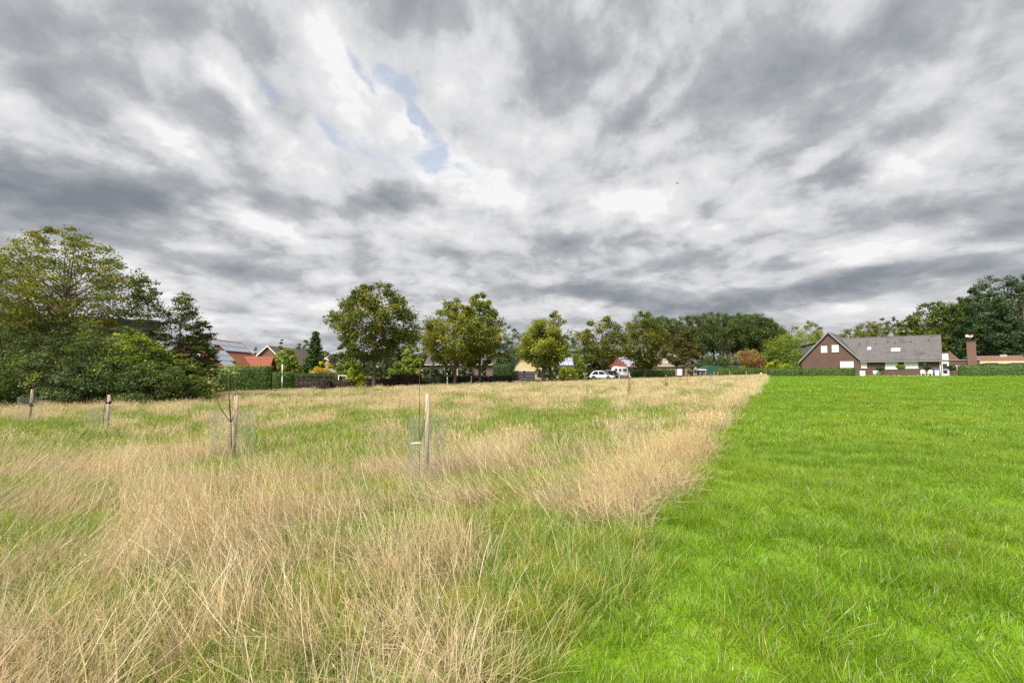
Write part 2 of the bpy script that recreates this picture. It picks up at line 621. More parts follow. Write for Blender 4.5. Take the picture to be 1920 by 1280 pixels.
def tag(o, label=None, cat=None, group=None, kind=None):
    if label: o['label'] = label
    if cat: o['category'] = cat
    if group: o['group'] = group
    if kind: o['kind'] = kind
    return o


def thing(name, label, cat, loc=(0, 0, 0), rotz=0.0, group=None):
    o = bpy.data.objects.new(name, None)
    o.empty_display_size = .3
    link(o)
    o.location = loc
    o.rotation_euler = (0, 0, rotz)
    return tag(o, label, cat, group)


def dup_tree(src, label=None, group=None):
    def cp(o, par):
        c = o.copy()
        COL.objects.link(c)
        c.parent = par
        for ch in o.children:
            cp(ch, c)
        return c
    r = cp(src, None)
    if label: r['label'] = label
    if group: r['group'] = group
    return r


def np_mesh(name, V, Fq=None, Ft=None, mats=(), mi=None, col=None, smooth=False):
    me = bpy.data.meshes.new(name)
    V = np.asarray(V, np.float32)
    parts, starts, tot = [], [], 0
    nq = 0 if Fq is None else len(Fq)
    nt = 0 if Ft is None else len(Ft)
    loops = []
    if nq: loops.append(np.asarray(Fq, np.int32).ravel())
    if nt: loops.append(np.asarray(Ft, np.int32).ravel())
    L = np.concatenate(loops)
    me.vertices.add(len(V))
    me.vertices.foreach_set('co', V.ravel())
    me.loops.add(len(L))
    me.loops.foreach_set('vertex_index', L)
    me.polygons.add(nq + nt)
    st = np.concatenate([np.arange(nq) * 4, nq * 4 + np.arange(nt) * 3]).astype(np.int32)
    me.polygons.foreach_set('loop_start', st)
    for m in mats:
        me.materials.append(m)
    if mi is not None:
        me.polygons.foreach_set('material_index', np.asarray(mi, np.int32))
    if smooth:
        me.polygons.foreach_set('use_smooth', np.ones(nq + nt, bool))
    me.update(calc_edges=True)
    if col is not None:
        at = me.attributes.new('col', 'FLOAT_COLOR', 'POINT')
        c4 = np.ones((len(V), 4), np.float32)
        c4[:, :3] = col
        at.data.foreach_set('color', c4.ravel())
    return me


class MB:
    """collects simple solids, then makes one mesh"""
    def __init__(self):
        self.v, self.f, self.m, self.sm = [], [], [], []
        self.mats = []

    def mid(self, mat):
        if mat not in self.mats:
            self.mats.append(mat)
        return self.mats.index(mat)

    def poly(self, verts, faces, mat, smooth=False):
        b = len(self.v)
        self.v += [tuple(v) for v in verts]
        k = self.mid(mat)
        for f in faces:
            self.f.append([b + i for i in f])
            self.m.append(k)
            self.sm.append(smooth)
        return self

    def box(self, x0, x1, y0, y1, z0, z1, mat):
        v = [(x0, y0, z0), (x1, y0, z0), (x1, y1, z0), (x0, y1, z0), (x0, y0, z1), (x1, y0, z1), (x1, y1, z1), (x0, y1, z1)]
        return self.poly(v, [(0, 3, 2, 1), (4, 5, 6, 7), (0, 1, 5, 4), (1, 2, 6, 5), (2, 3, 7, 6), (3, 0, 4, 7)], mat)

    def hexa(self, v8, mat):
        return self.poly(v8, [(0, 3, 2, 1), (4, 5, 6, 7), (0, 1, 5, 4), (1, 2, 6, 5), (2, 3, 7, 6), (3, 0, 4, 7)], mat)

    def prism(self, pts, d, mat, smooth=False):
        """pts: closed 3-D polygon, extruded by the vector d"""
        n = len(pts)
        d = np.array(d)
        v = [tuple(p) for p in pts] + [tuple(np.array(p) + d) for p in pts]
        f = [tuple(range(n))[::-1], tuple(range(n, 2 * n))] + [(i, (i + 1) % n, n + (i + 1) % n, n + i) for i in range(n)]
        return self.poly(v, f, mat, smooth)

    def tube(self, pts, radii, mat, n=8, cap=True, smooth=True):
        V, Fq = tube_np(np.array(pts, float), np.array(radii, float), n)
        self.poly(V, [tuple(q_) for q_ in Fq], mat, smooth)
        if cap:
            b = len(self.v) - len(V)
            k = self.mid(mat)
            for fc in (tuple(range(n))[::-1], tuple(len(V) - n + i for i in range(n))):
                self.f.append([b + i for i in fc]); self.m.append(k); self.sm.append(False)
        return self

    def lathe(self, prof, mat, n=12, c=(0, 0, 0), smooth=True):
        v = []
        for r, z in prof:
            for i in range(n):
                a = 2 * pi * i / n
                v.append((c[0] + r * cos(a), c[1] + r * sin(a), c[2] + z))
        f = []
        for j in range(len(prof) - 1):
            for i in range(n):
                f.append((j * n + i, j * n + (i + 1) % n, (j + 1) * n + (i + 1) % n, (j + 1) * n + i))
        f.append(tuple(range(n))[::-1])
        f.append(tuple((len(prof) - 1) * n + i for i in range(n)))
        return self.poly(v, f, mat, smooth)

    def build(self, name, parent=None, loc=None):
        me = bpy.data.meshes.new(name)
        me.from_pydata(self.v, [], self.f)
        for m in self.mats:
            me.materials.append(m)
        me.polygons.foreach_set('material_index', self.m)
        me.polygons.foreach_set('use_smooth', self.sm)
        me.update()
        o = bpy.data.objects.new(name, me)
        link(o, parent)
        if loc is not None:
            o.location = loc
        return o


def tube_np(P, R, n=6):
    k = len(P)
    T = np.gradient(P, axis=0)
    T /= np.linalg.norm(T, axis=1)[:, None] + 1e-9
    up = np.array((0.0, 0.0, 1.0)) if abs(T[0, 2]) < .9 else np.array((1.0, 0.0, 0.0))
    A = np.cross(T, up)
    A /= np.linalg.norm(A, axis=1)[:, None] + 1e-9
    B = np.cross(T, A)
    th = np.arange(n) * 2 * pi / n
    V = P[:, None, :] + R[:, None, None] * (np.cos(th)[None, :, None] * A[:, None, :] + np.sin(th)[None, :, None] * B[:, None, :])
    i, j = np.meshgrid(np.arange(k - 1), np.arange(n), indexing='ij')
    Fq = np.stack([i * n + j, i * n + (j + 1) % n, (i + 1) * n + (j + 1) % n, (i + 1) * n + j], -1).reshape(-1, 4)
    return V.reshape(-1, 3), Fq


# ------------------------------------------------------------------ the ground: one rolling sheet, mown on the right of the edge, long grass on the left
def stretch(a, b, near, growth):
    """coordinates from 0 outward, spacing growing"""
    out, s, x = [0.0], near, 0.0
    while x < b:
        x += s
        s *= growth
        out.append(x)
    return out


LY = [-60, -40, -25, -15, -8, -4, -2] + stretch(0, 900, .5, 1.035)
LX = stretch(0, 700, .5, 1.06)


def ground_sheet(name, side, mat):
    ys = np.array(LY, float)
    xs = np.array(LX, float) * side
    X = xs[None, :] + edge_x(ys)[:, None]
    Y = np.repeat(ys[:, None], len(xs), 1)
    Z = ground_z(X, Y)
    V = np.stack([X, Y, Z], -1).reshape(-1, 3)
    r, c = len(ys), len(xs)
    i, j = np.meshgrid(np.arange(r - 1), np.arange(c - 1), indexing='ij')
    Fq = np.stack([i * c + j, i * c + j + 1, (i + 1) * c + j + 1, (i + 1) * c + j], -1).reshape(-1, 4)
    if side < 0:
        Fq = Fq[:, ::-1]
    o = bpy.data.objects.new(name, np_mesh(name, V, Fq, mats=[mat], smooth=True))
    link(o)
    o['kind'] = 'structure'
    return o


tag(ground_sheet('lawn', 1, M['lawn_ground']), 'bright green mown field on the right of the long grass', 'field')
tag(ground_sheet('ground', -1, M['meadow_ground']), 'rough meadow soil and thatch under the long dry grass', 'ground')


def strip(name, P, Q, w, mat, lift, label, cat, step=2.0):
    """a road or path laid on the terrain from P to Q"""
    P, Q = np.array(P, float), np.array(Q, float)
    L = np.linalg.norm(Q - P)
    t = (Q - P) / L
    nrm = np.array((-t[1], t[0]))
    k = int(L / step) + 2
    V, Fq = [], []
    for i in range(k):
        c = P + t * L * i / (k - 1)
        for s in (-1, -.33, .33, 1):
            p = c + nrm * s * w / 2
            V.append((p[0], p[1], gz(*p) + lift))
    for i in range(k - 1):
        for j in range(3):
            Fq.append((i * 4 + j, i * 4 + 4 + j, i * 4 + 5 + j, i * 4 + 1 + j))
    o = bpy.data.objects.new(name, np_mesh(name, V, np.array(Fq), mats=[mat], smooth=True))
    link(o)
    return tag(o, label, cat, kind='structure')


# road behind the row of street trees
strip('road', (-62, 28), (88, 151), 4.6, M['asphalt'], .03, 'narrow asphalt lane behind the row of street trees', 'road')

# ------------------------------------------------------------------ foliage
PROF = {
    'oak': lambda t: np.clip(np.sin(np.clip(t, 0, 1) ** .80 * pi), 0, 1) ** .55,
    'egg': lambda t: np.clip(np.sin(np.clip(t, 0, 1) ** .62 * pi), 0, 1) ** .7,
    'cone': lambda t: (1 - t) ** .85 * np.minimum(1, t * 8 + .4),
    'spire': lambda t: (1 - t) ** .75 * np.minimum(1, t * 6 + .5),
    'dome': lambda t: np.sqrt(np.clip(1 - t ** 2, 0, 1)),
    'column': lambda t: np.minimum(1, (1 - t) * 3.2) ** .6 * np.minimum(1, t * 5 + .6),
    'broad': lambda t: np.clip(np.sin(np.clip(t, 0, 1) ** .70 * pi), 0, 1) ** .45,
    'feather': lambda t: np.clip(1.06 - t, 0, 1) ** .62 * np.minimum(1, t * 5 + .55),
    'light': lambda t: np.clip(np.sin(np.clip(t, 0, 1) ** .55 * pi), 0, 1) ** .8,
}


def rand_dirs(rng, n):
    v = rng.normal(size=(n, 3))
    return v / np.linalg.norm(v, axis=1)[:, None]


def leaf_quads(rng, C, size, up=.4, aspect=.6):
    """one small diamond per leaf clump; C = centres (n,3)"""
    n = len(C)
    nrm = rand_dirs(rng, n)
    nrm[:, 2] = np.abs(nrm[:, 2]) + up
    nrm /= np.linalg.norm(nrm, axis=1)[:, None]
    a = np.cross(nrm, rand_dirs(rng, n))
    a /= np.linalg.norm(a, axis=1)[:, None] + 1e-9
    b = np.cross(nrm, a)
    s = (size * rng.uniform(.55, 1.3, n))[:, None]
    V = np.stack([C - a * s * .5, C + b * s * .5 * aspect + nrm * s * .08, C + a * s * .5, C - b * s * .5 * aspect + nrm * s * .08], 1)
    return V.reshape(-1, 3), np.arange(n * 4).reshape(-1, 4)


def pick_cols(rng, cols, n):
    w = np.array([c[1] for c in cols], float)
    k = rng.choice(len(cols), n, p=w / w.sum())
    return np.array([c[0] for c in cols], float)[k]


def crown_arrays(rng, H, z0, R, profile, ncl, lpc, leaf, cols, shell=.45, squash=.74, rc=.24, up=.4, asym=.22, aspect=.6, droop=0.0):
    """leaf quads of one crown in local coordinates (trunk foot at the origin)"""
    prof = PROF[profile]
    tt = rng.uniform(0, 1, ncl * 4)
    pr = prof(tt)
    tt = np.minimum(tt, .975)
    keep = rng.uniform(0, 1, len(tt)) < (pr ** 1.5 + .04 if profile in ('oak', 'egg', 'broad', 'dome', 'light') else .25 + .75 * pr)
    tt = tt[keep][:ncl]
    pr = prof(tt)
    n = len(tt)
    a = rng.uniform(0, 2 * pi, n)
    ph = rng.uniform(0, 2 * pi, 4)
    lump = 1 + asym * (np.sin(2 * a + ph[0] + 3 * tt) * .5 + np.sin(3 * a + ph[1] - 5 * tt) * .4 + np.sin(5 * a + ph[2] + 9 * tt) * .3)
    rad = R * pr * lump * (shell + (1 - shell) * np.sqrt(rng.uniform(0, 1, n)))
    Cc = np.stack([rad * np.cos(a), rad * np.sin(a), z0 + tt * (H - z0) - droop * rad + rng.normal(0, .008 * H, n)], 1)
    rcl = R * rc * rng.uniform(.65, 1.35, n) * (.5 + .5 * pr)
    cc = pick_cols(rng, cols, n) * rng.uniform(.72, 1.28, (n, 1))
    k = rng.poisson(lpc * 1.45, n).clip(3)
    own = np.repeat(np.arange(n), k)
    off = rand_dirs(rng, len(own)) * (rng.uniform(0, 1, len(own)) ** .45)[:, None]
    off *= np.where(rng.uniform(0, 1, len(own)) < .22, rng.uniform(1.1, 1.75, len(own)), 1.0)[:, None]      # stray twigs
    off[:, 2] *= squash
    P = Cc[own] + off * rcl[own][:, None]
    P[:, 2] = np.maximum(P[:, 2], .05)
    V, Fq = leaf_quads(rng, P, leaf * 1.12, up, aspect)
    lc = cc[own] * rng.uniform(.8, 1.2, (len(own), 1))
    lc = lc * (1 + rng.normal(0, .05, (len(own), 3)))
    C = np.repeat(np.clip(lc, .004, .8), 4, 0)
    return V, Fq, C, Cc


def trunk_arrays(rng, H, z0, R, r0, Cc, limbs, lean=0.0, top=.8, nside=7):
    """tapered trunk and limbs that run to the leaf clusters"""
    VV, FF, b = [], [], 0

    def addt(P, Rr, n):
        nonlocal b
        V, Fq = tube_np(np.array(P), np.array(Rr), n)
        VV.append(V); FF.append(Fq + b); b += len(V)
    zt = z0 + (H - z0) * top
    zs = np.array([-.3, 0.0, .25, z0 * .5, z0, z0 + (zt - z0) * .3, z0 + (zt - z0) * .65, zt])
    zs = np.maximum.accumulate(zs + np.arange(8) * 1e-3)
    wob = np.cumsum(rng.normal(0, .02 * r0 + .012 * H * .25, (8, 2)), 0) * (zs[:, None] > .3)
    wob[:, 0] += lean * zs
    P = np.column_stack([wob, zs])
    fl = np.array([1.35, 1.25, 1.0, .9, .8, .6, .34, .08]) * r0
    addt(P, fl, nside + 1)
    if len(Cc) and limbs:
        idx = rng.permutation(len(Cc))[:limbs]
        for i in idx:
            c = Cc[i]
            rr = math.hypot(c[0], c[1])
            zb = min(max(c[2] - rr * rng.uniform(.5, 1.0), z0 * .9), zt * .97)
            p0 = np.array([np.interp(zb, zs, P[:, 0]), np.interp(zb, zs, P[:, 1]), zb])
            mid = p0 + (c - p0) * .5 + np.array([0, 0, -.05 * rr]) + rng.normal(0, .05 * R, 3)
            rb = r0 * rng.uniform(.22, .38) * (1 - .5 * (zb - z0) / max(.1, H - z0))
            addt([p0, p0 * .7 + mid * .3, mid, c], [rb, rb * .8, rb * .5, rb * .15], 4)
    return np.concatenate(VV), np.concatenate(FF)


def make_tree(name, label, cat, x, y, H, z0, R, profile, ncl, lpc, leaf, cols, trunk_r=.2, limbs=26, seed=1, group=None, bark='bark',
              mat='leaf', lean=0.0, top=.8, zbase=None, stems=1, **kw):
    rng = np.random.default_rng(seed)
    t = thing(name, label, cat, (x, y, gz(x, y) if zbase is None else zbase), 0, group)
    V, Fq, C, Cc = crown_arrays(rng, H, z0, R, profile, ncl, lpc, leaf, cols, **kw)
    link(bpy.data.objects.new('crown', np_mesh('crown', V, Fq, mats=[M[mat]], col=C)), t)
    if trunk_r > 0:
        if stems == 1:
            V, Fq = trunk_arrays(rng, H, z0, R, trunk_r, Cc, limbs, lean, top)
            link(bpy.data.objects.new('trunk', np_mesh('trunk', V, Fq, mats=[M[bark]], smooth=True)), t)
        else:
            for s in range(stems):
                V, Fq = trunk_arrays(rng, H * rng.uniform(.8, 1), z0, R, trunk_r * rng.uniform(.7, 1), Cc[s::stems], limbs // stems, rng.uniform(-.12, .12), top)
                V[:, 0] += rng.uniform(-.08, .08) * R
                link(bpy.data.objects.new('trunk', np_mesh('trunk', V, Fq, mats=[M[bark]], smooth=True)), t)
    return t


def copy_tree(src, label, x, y, scale, rotz, group=None, sz=None):
    r = dup_tree(src, label, group)
    r.location = (x, y, gz(x, y))
    r.rotation_euler = (0, 0, rotz)
    r.scale = (scale, scale, sz or scale)
    return r


# leaf colours
OAK = [((.155, .195, .036), 5), ((.115, .155, .032), 4), ((.215, .215, .04), 2), ((.23, .17, .045), .4)]
LIND = [((.25, .275, .04), 5), ((.185, .225, .036), 5), ((.35, .32, .045), 1.3), ((.28, .22, .05), .4)]
LIND2 = [((.26, .295, .04), 5), ((.32, .315, .042), 3), ((.19, .24, .036), 3), ((.36, .29, .05), .4)]
MAPLE = [((.20, .225, .042), 5), ((.15, .19, .036), 4), ((.28, .25, .05), 1.5)]
DARK = [((0.070, 0.115, 0.033), 5), ((0.054, 0.090, 0.031), 4), ((0.102, 0.147, 0.038), 3)]
FOREST = [((0.102, 0.147, 0.038), 5), ((0.074, 0.118, 0.036), 4), ((0.141, 0.186, 0.044), 2), ((0.179, 0.166, 0.045), .4)]
BLUISH = [((0.074, 0.128, 0.064), 5), ((0.056, 0.102, 0.054), 4), ((0.109, 0.154, 0.070), 2)]
LEFT1 = [((0.173, 0.198, 0.036), 5), ((0.128, 0.160, 0.033), 4), ((0.243, 0.237, 0.045), 2), ((0.218, 0.134, 0.045), .5)]
SHRUB = [((0.147, 0.198, 0.038), 5), ((0.109, 0.154, 0.035), 4), ((0.218, 0.262, 0.045), 2)]
LGREEN = [((0.243, 0.326, 0.045), 5), ((0.192, 0.269, 0.038), 4), ((0.320, 0.371, 0.058), 1.5)]
CONIF = [((0.070, 0.128, 0.036), 5), ((0.096, 0.154, 0.038), 3), ((0.051, 0.096, 0.031), 3)]
YELLOW = [((0.600, 0.486, 0.038), 5), ((0.563, 0.422, 0.045), 3), ((0.333, 0.320, 0.045), 2)]
LIME = [((0.461, 0.512, 0.038), 5), ((0.333, 0.410, 0.035), 3), ((0.166, 0.243, 0.031), 2)]
RUSSET = [((0.346, 0.198, 0.083), 5), ((0.269, 0.147, 0.064), 3), ((0.269, 0.243, 0.077), 2)]
PLUM = [((0.128, 0.077, 0.067), 5), ((0.096, 0.064, 0.056), 4), ((0.109, 0.122, 0.046), 2)]
HEDGE = [((0.128, 0.211, 0.033), 5), ((0.102, 0.173, 0.031), 4), ((0.166, 0.269, 0.038), 2)]
BLUESPR = [((0.192, 0.282, 0.211), 5), ((0.147, 0.230, 0.166), 4)]


def hedge(name, label, P, Q, h, thick, leaf, cols, seed=1, top_cols=None, dens=46, round_=.15, wob=.05, cat='hedge', group=None, taper=.0):
    """clipped hedge: a solid leafy body with loose leaves standing off every face"""
    rng = np.random.default_rng(seed)
    P, Q = np.array(P, float), np.array(Q, float)
    c = (P + Q) / 2
    L = np.linalg.norm(Q - P)
    ang = atan2(Q[1] - P[1], Q[0] - P[0])
    zb = gz(*c)
    o_z0, o_z1 = gz(*P) - zb, gz(*Q) - zb
    t = thing(name, label, cat, (c[0], c[1], zb), ang, group)

    def lift(X):
        return o_z0 + (o_z1 - o_z0) * (X / L + .5)
    k = max(2, int(L / .8))
    V, Fq = [], []
    for i in range(k + 1):
        x = -L / 2 + L * i / k
        w = thick / 2 - .08 + rng.normal(0, wob * .5)
        hh = h - .08 + rng.normal(0, wob * .5)
        e = lift(x)
        for (yy, zz) in ((-w, -.2 + e), (-w * (1 - taper), hh * (1 - round_) + e), (-w * (.75 - taper), hh + e), (w * (.75 - taper), hh + e), (w * (1 - taper), hh * (1 - round_) + e), (w, -.2 + e)):
            V.append((x, yy, zz))
    for i in range(k):
        for j in range(5):
            Fq.append((i * 6 + j, i * 6 + 6 + j, i * 6 + 7 + j, i * 6 + 1 + j))
    nV = len(V)
    Fq.append((0, 1, 2, 3)); Fq.append((0, 3, 4, 5))
    e = nV - 6
    Fq.append((e + 3, e + 2, e + 1, e)); Fq.append((e + 5, e + 4, e + 3, e))
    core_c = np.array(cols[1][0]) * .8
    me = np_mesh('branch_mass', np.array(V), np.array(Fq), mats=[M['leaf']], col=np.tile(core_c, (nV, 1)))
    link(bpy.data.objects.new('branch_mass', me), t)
    # leaves on front, back, ends and top
    areas = [L * h, L * h, L * thick, thick * h, thick * h]
    PP, CC = [], []
    for f, A in enumerate(areas):
        n = int(A * dens * (1.0 if f != 1 else .5)) + 4
        u, v = rng.uniform(-.5, .5, n), rng.uniform(0, 1, n)
        bumpy = .10 * (fbm(u * L * 1.5 + 7 * f, v * h * 1.5 + seed, seed, 3) - .5) * 2 + rng.normal(0, .03, n)
        w = thick / 2
        if f in (0, 1):
            sgn = -1 if f == 0 else 1
            yy = sgn * (w * (1 - taper * v) - np.clip((v - (1 - round_)) / round_, 0, 1) ** 2 * w * .35 + bumpy)
            p = np.stack([u * L, yy, v * h], 1)
        elif f == 2:
            p = np.stack([u * L, (v - .5) * thick * (.9 - taper), np.full(n, h) + bumpy], 1)
        else:
            sgn = -1 if f == 3 else 1
            p = np.stack([np.full(n, sgn * L / 2) + bumpy * sgn, u * thick, v * h], 1)
        p[:, 2] += lift(p[:, 0])
        cc = pick_cols(rng, cols, n)
        if top_cols is not None:
            fresh = rng.uniform(0, 1, n) < np.clip((p[:, 2] - lift(p[:, 0]) - h * .86) / (h * .12), 0, .9)
            cc[fresh] = pick_cols(rng, top_cols, int(fresh.sum()))
        PP.append(p); CC.append(cc)
    PP, CC = np.concatenate(PP), np.concatenate(CC) * rng.uniform(.7, 1.3, (sum(map(len, CC)), 1))
    V, Fq = leaf_quads(rng, PP, leaf, .25, .65)
    link(bpy.data.objects.new('foliage', np_mesh('foliage', V, Fq, mats=[M['leaf']], col=np.repeat(CC, 4, 0))), t)
    return t


def bush(name, label, x, y, h, r, cols, leaf=.2, seed=1, ncl=50, lpc=45, profile='dome', cat='shrub', group=None, squash=.8, mat='leaf', shell=.55, trunk=True, z0=None, rc=.34, **kw):
    """shrub: leaf clusters over a few stems"""
    rng = np.random.default_rng(seed)
    t = thing(name, label, cat, (x, y, gz(x, y)), 0, group)
    V, Fq, C, Cc = crown_arrays(rng, h, .12 * h if z0 is None else z0, r, profile, ncl, lpc, leaf, cols, shell=shell, squash=squash, rc=rc, **kw)
    link(bpy.data.objects.new('foliage', np_mesh('foliage', V, Fq, mats=[M[mat]], col=C)), t)
    if trunk:
        VV, FF, b = [], [], 0
        for i in range(min(9, len(Cc))):
            c = Cc[i]
            V, Fq = tube_np(np.array([(c[0] * .1, c[1] * .1, -.15), (c[0] * .5, c[1] * .5, c[2] * .45), tuple(c)]), np.array([.06, .04, .012]) * (.5 + h / 4), 5)
            VV.append(V); FF.append(Fq + b); b += len(V)
        link(bpy.data.objects.new('stem', np_mesh('stem', np.concatenate(VV), np.concatenate(FF), mats=[M['bark_dark']], smooth=True)), t)
    return t


# ------------------------------------------------------------------ building helpers (local frame: x along the front, y into the house, z up)
def gable_wall(mb, x0, x1, y0, y1, he, hr, axis, mat, zb=-.4):
    if axis == 'x':
        ym = (y0 + y1) / 2
        mb.prism([(x0, y0, zb), (x0, y0, he), (x0, ym, hr), (x0, y1, he), (x0, y1, zb)], (x1 - x0, 0, 0), mat)
    else:
        xm = (x0 + x1) / 2
        mb.prism([(x0, y0, zb), (x1, y0, zb), (x1, y0, he), (xm, y0, hr), (x0, y0, he)], (0, y1 - y0, 0), mat)


def gable_roof(mb, x0, x1, y0, y1, he, hr, axis, mat, over=.4, gab=.3, th=.18, lift=.03):
    """two roof slabs resting on the wall tops"""
    if axis == 'x':
        m, w = (y0 + y1) / 2, (y1 - y0) / 2
    else:
        m, w = (x0 + x1) / 2, (x1 - x0) / 2
    sl = (hr - he) / w
    for s in (-1, 1):
        e = m + s * (w + over)
        ze = he - sl * over + lift
        zr = hr + lift
        if axis == 'x':
            a, b = x0 - gab, x1 + gab
            v = [(a, e, ze), (b, e, ze), (b, m, zr), (a, m, zr), (a, e, ze + th), (b, e, ze + th), (b, m, zr + th), (a, m, zr + th)]
        else:
            a, b = y0 - gab, y1 + gab
            v = [(e, a, ze), (e, b, ze), (m, b, zr), (m, a, zr), (e, a, ze + th), (e, b, ze + th), (m, b, zr + th), (m, a, zr + th)]
        if (s > 0) == (axis == 'x'):
            v = [v[1], v[0], v[3], v[2], v[5], v[4], v[7], v[6]]
        mb.hexa(v, mat)


def window(parent, x, z, w, h, y=0.0, kind='glass', fr=.07, mat='white', name='window', face='front', sub=None, split=0):
    """window on a wall: frame is the part, pane or shutter its sub-part"""
    def put(mb_, a0, a1, d0, d1, z0, z1, m):
        if face == 'front':
            mb_.box(a0, a1, y + d0, y + d1, z0, z1, m)
        else:                                   # on a wall that faces +x (side), y is the x position of that wall
            mb_.box(y - d1, y - d0, a0, a1, z0, z1, m)
    a0, a1 = x - w / 2, x + w / 2
    f = MB()
    put(f, a0, a0 + fr, -.06, .05, z, z + h, M[mat])
    put(f, a1 - fr, a1, -.06, .05, z, z + h, M[mat])
    put(f, a0 + fr, a1 - fr, -.058, .05, z, z + fr, M[mat])
    put(f, a0 + fr, a1 - fr, -.058, .05, z + h - fr, z + h, M[mat])
    for k in range(split):
        xx = a0 + w * (k + 1) / (split + 1)
        put(f, xx - fr * .4, xx + fr * .4, -.055, .05, z + fr, z + h - fr, M[mat])
    put(f, a0 - .05, a1 + .05, -.11, .04, z - .05, z - .003, M[mat])
    fo = f.build(name, parent)
    p = MB()
    if kind == 'glass':
        put(p, a0 + fr, a1 - fr, -.02, .04, z + fr, z + h - fr, M['glass'])
        p.build('pane', fo)
    else:
        n = max(4, int(h / .11))
        for i in range(n):
            zz0 = z + fr + (h - 2 * fr) * i / n
            zz1 = z + fr + (h - 2 * fr) * (i + .88) / n
            put(p, a0 + fr, a1 - fr, -.045, .03, zz0, zz1, M['shutter'])
        put(p, a0 + fr, a1 - fr, -.030, .028, z + fr, z + h - fr, M['shutter'])
        p.build('shutter', fo)
    return fo


def solar_row(parent, o, ux, uy, nx, ny, w, h, nrm, gap=.06, proud=.14, skip=()):
    """solar panels laid on a roof slope: o lower left corner, ux along, uy up the slope"""
    o, ux, uy, nrm = (np.array(v, float) for v in (o, ux, uy, nrm))
    ux /= np.linalg.norm(ux); uy /= np.linalg.norm(uy); nrm /= np.linalg.norm(nrm)
    for j in range(ny):
        for i in range(nx):
            if (i, j) in skip:
                continue
            a = o + ux * i * (w + gap) + uy * j * (h + gap) + nrm * proud
            v = [a, a + ux * w, a + ux * w + uy * h, a + uy * h]
            v8 = v + [p + nrm * .045 for p in v]
            mb = MB()
            mb.hexa(v8, M['metal'])
            b = [a + ux * .035 + uy * .035, a + ux * (w - .035) + uy * .035, a + ux * (w - .035) + uy * (h - .035), a + ux * .035 + uy * (h - .035)]
            mb.poly([p + nrm * .049 for p in b], [(0, 1, 2, 3)], M['solar'])
            mb.build('solar_panel', parent)


# ================================================================== BUILDINGS
# ---- dark red brick house on the right, gable wing and long roof
def at_px(px, d):
    return px_x(px, d), d


HX, HY = 64.9, 85.0
HROT = atan2(-.69, .73)
hz = gz(66, 84) - .05
T = thing('brick_house', 'dark red brick house with steep gable and long grey tiled roof behind the mown field', 'house', (HX, HY, hz), HROT)
mb = MB(); gable_wall(mb, 0.003, 11, 0, 9.4, 3.15, 7.15, 'x', M['brick_dark']); mb.build('wall', T)
mb = MB(); gable_wall(mb, -9.3, 0, -.02, 10.4, 3.05, 8.35, 'y', M['brick_dark']); o = mb.build('wall', T); o['label'] = 'gable wall of dark brick with two upper windows'
mb = MB()
ze_, zr_ = 3.15 - .55 * 4.0 / 4.7 + .03, 7.18
for s_ in (-1, 1):      # the left end of each slope runs up the valley against the gable roof
    ye_ = -.55 if s_ < 0 else 9.95
    v = [(.35, ye_, ze_), (11.25, ye_, ze_), (11.25, 4.7, zr_), (-3.35, 4.7, zr_)]
    v += [(p[0], p[1], p[2] + .22) for p in v]
    if s_ > 0: v = [v[1], v[0], v[3], v[2], v[5], v[4], v[7], v[6]]
    mb.hexa(v, M['tile_grey_x'])
RF = mb.build('roof', T); RF['label'] = 'long grey tiled roof'
mb = MB(); gable_roof(mb, -9.3, 0, -.02, 10.4, 3.05, 8.35, 'y', M['tile_grey_y'], over=.55, gab=.3, th=.2); RG = mb.build('roof', T); RG['label'] = 'steep tiled roof over the gable'
# light bargeboards along the gable
sl = (8.35 - 3.05) / 4.65
for s in (-1, 1):
    mb = MB()
    xe, ze = -4.65 + s * 5.2, 3.05 - .55 * sl
    mb.prism([(xe, -.40, ze - .05), (xe, -.40, ze + .24), (-4.65, -.40, 8.35 + .26), (-4.65, -.40, 8.35 - .05)], (0, .07, 0), M['fascia'])
    mb.build('bargeboard', T)
mb = MB(); mb.box(.1, 11.28, -.68, -.56, 2.56, 2.70, M['fascia']); mb.build('gutter', T)
mb = MB(); mb.tube([(10.92, -.12, 2.6), (10.92, -.12, -.3)], [.06, .06], M['white']); mb.build('downpipe', T)
mb = MB(); mb.box(-2.0, 11.2, 4.58, 4.82, 7.34, 7.46, M['tile_grey_x']); mb.build('ridge', T)
# roller shutters, all closed
for (x, z, w, h, y) in ((-5.45, 4.55, 1.0, 1.25, -.02), (-3.65, 4.62, 1.08, 1.3, -.02), (-1.95, 1.2, 2.05, 1.55, -.02), (.62, 1.5, .85, 1.1, 0),
                        (4.55, 1.3, 1.75, 1.25, 0), (7.20, 1.42, 1.85, 1.18, 0)):
    window(T, x, z, w, h, y, 'shutter')
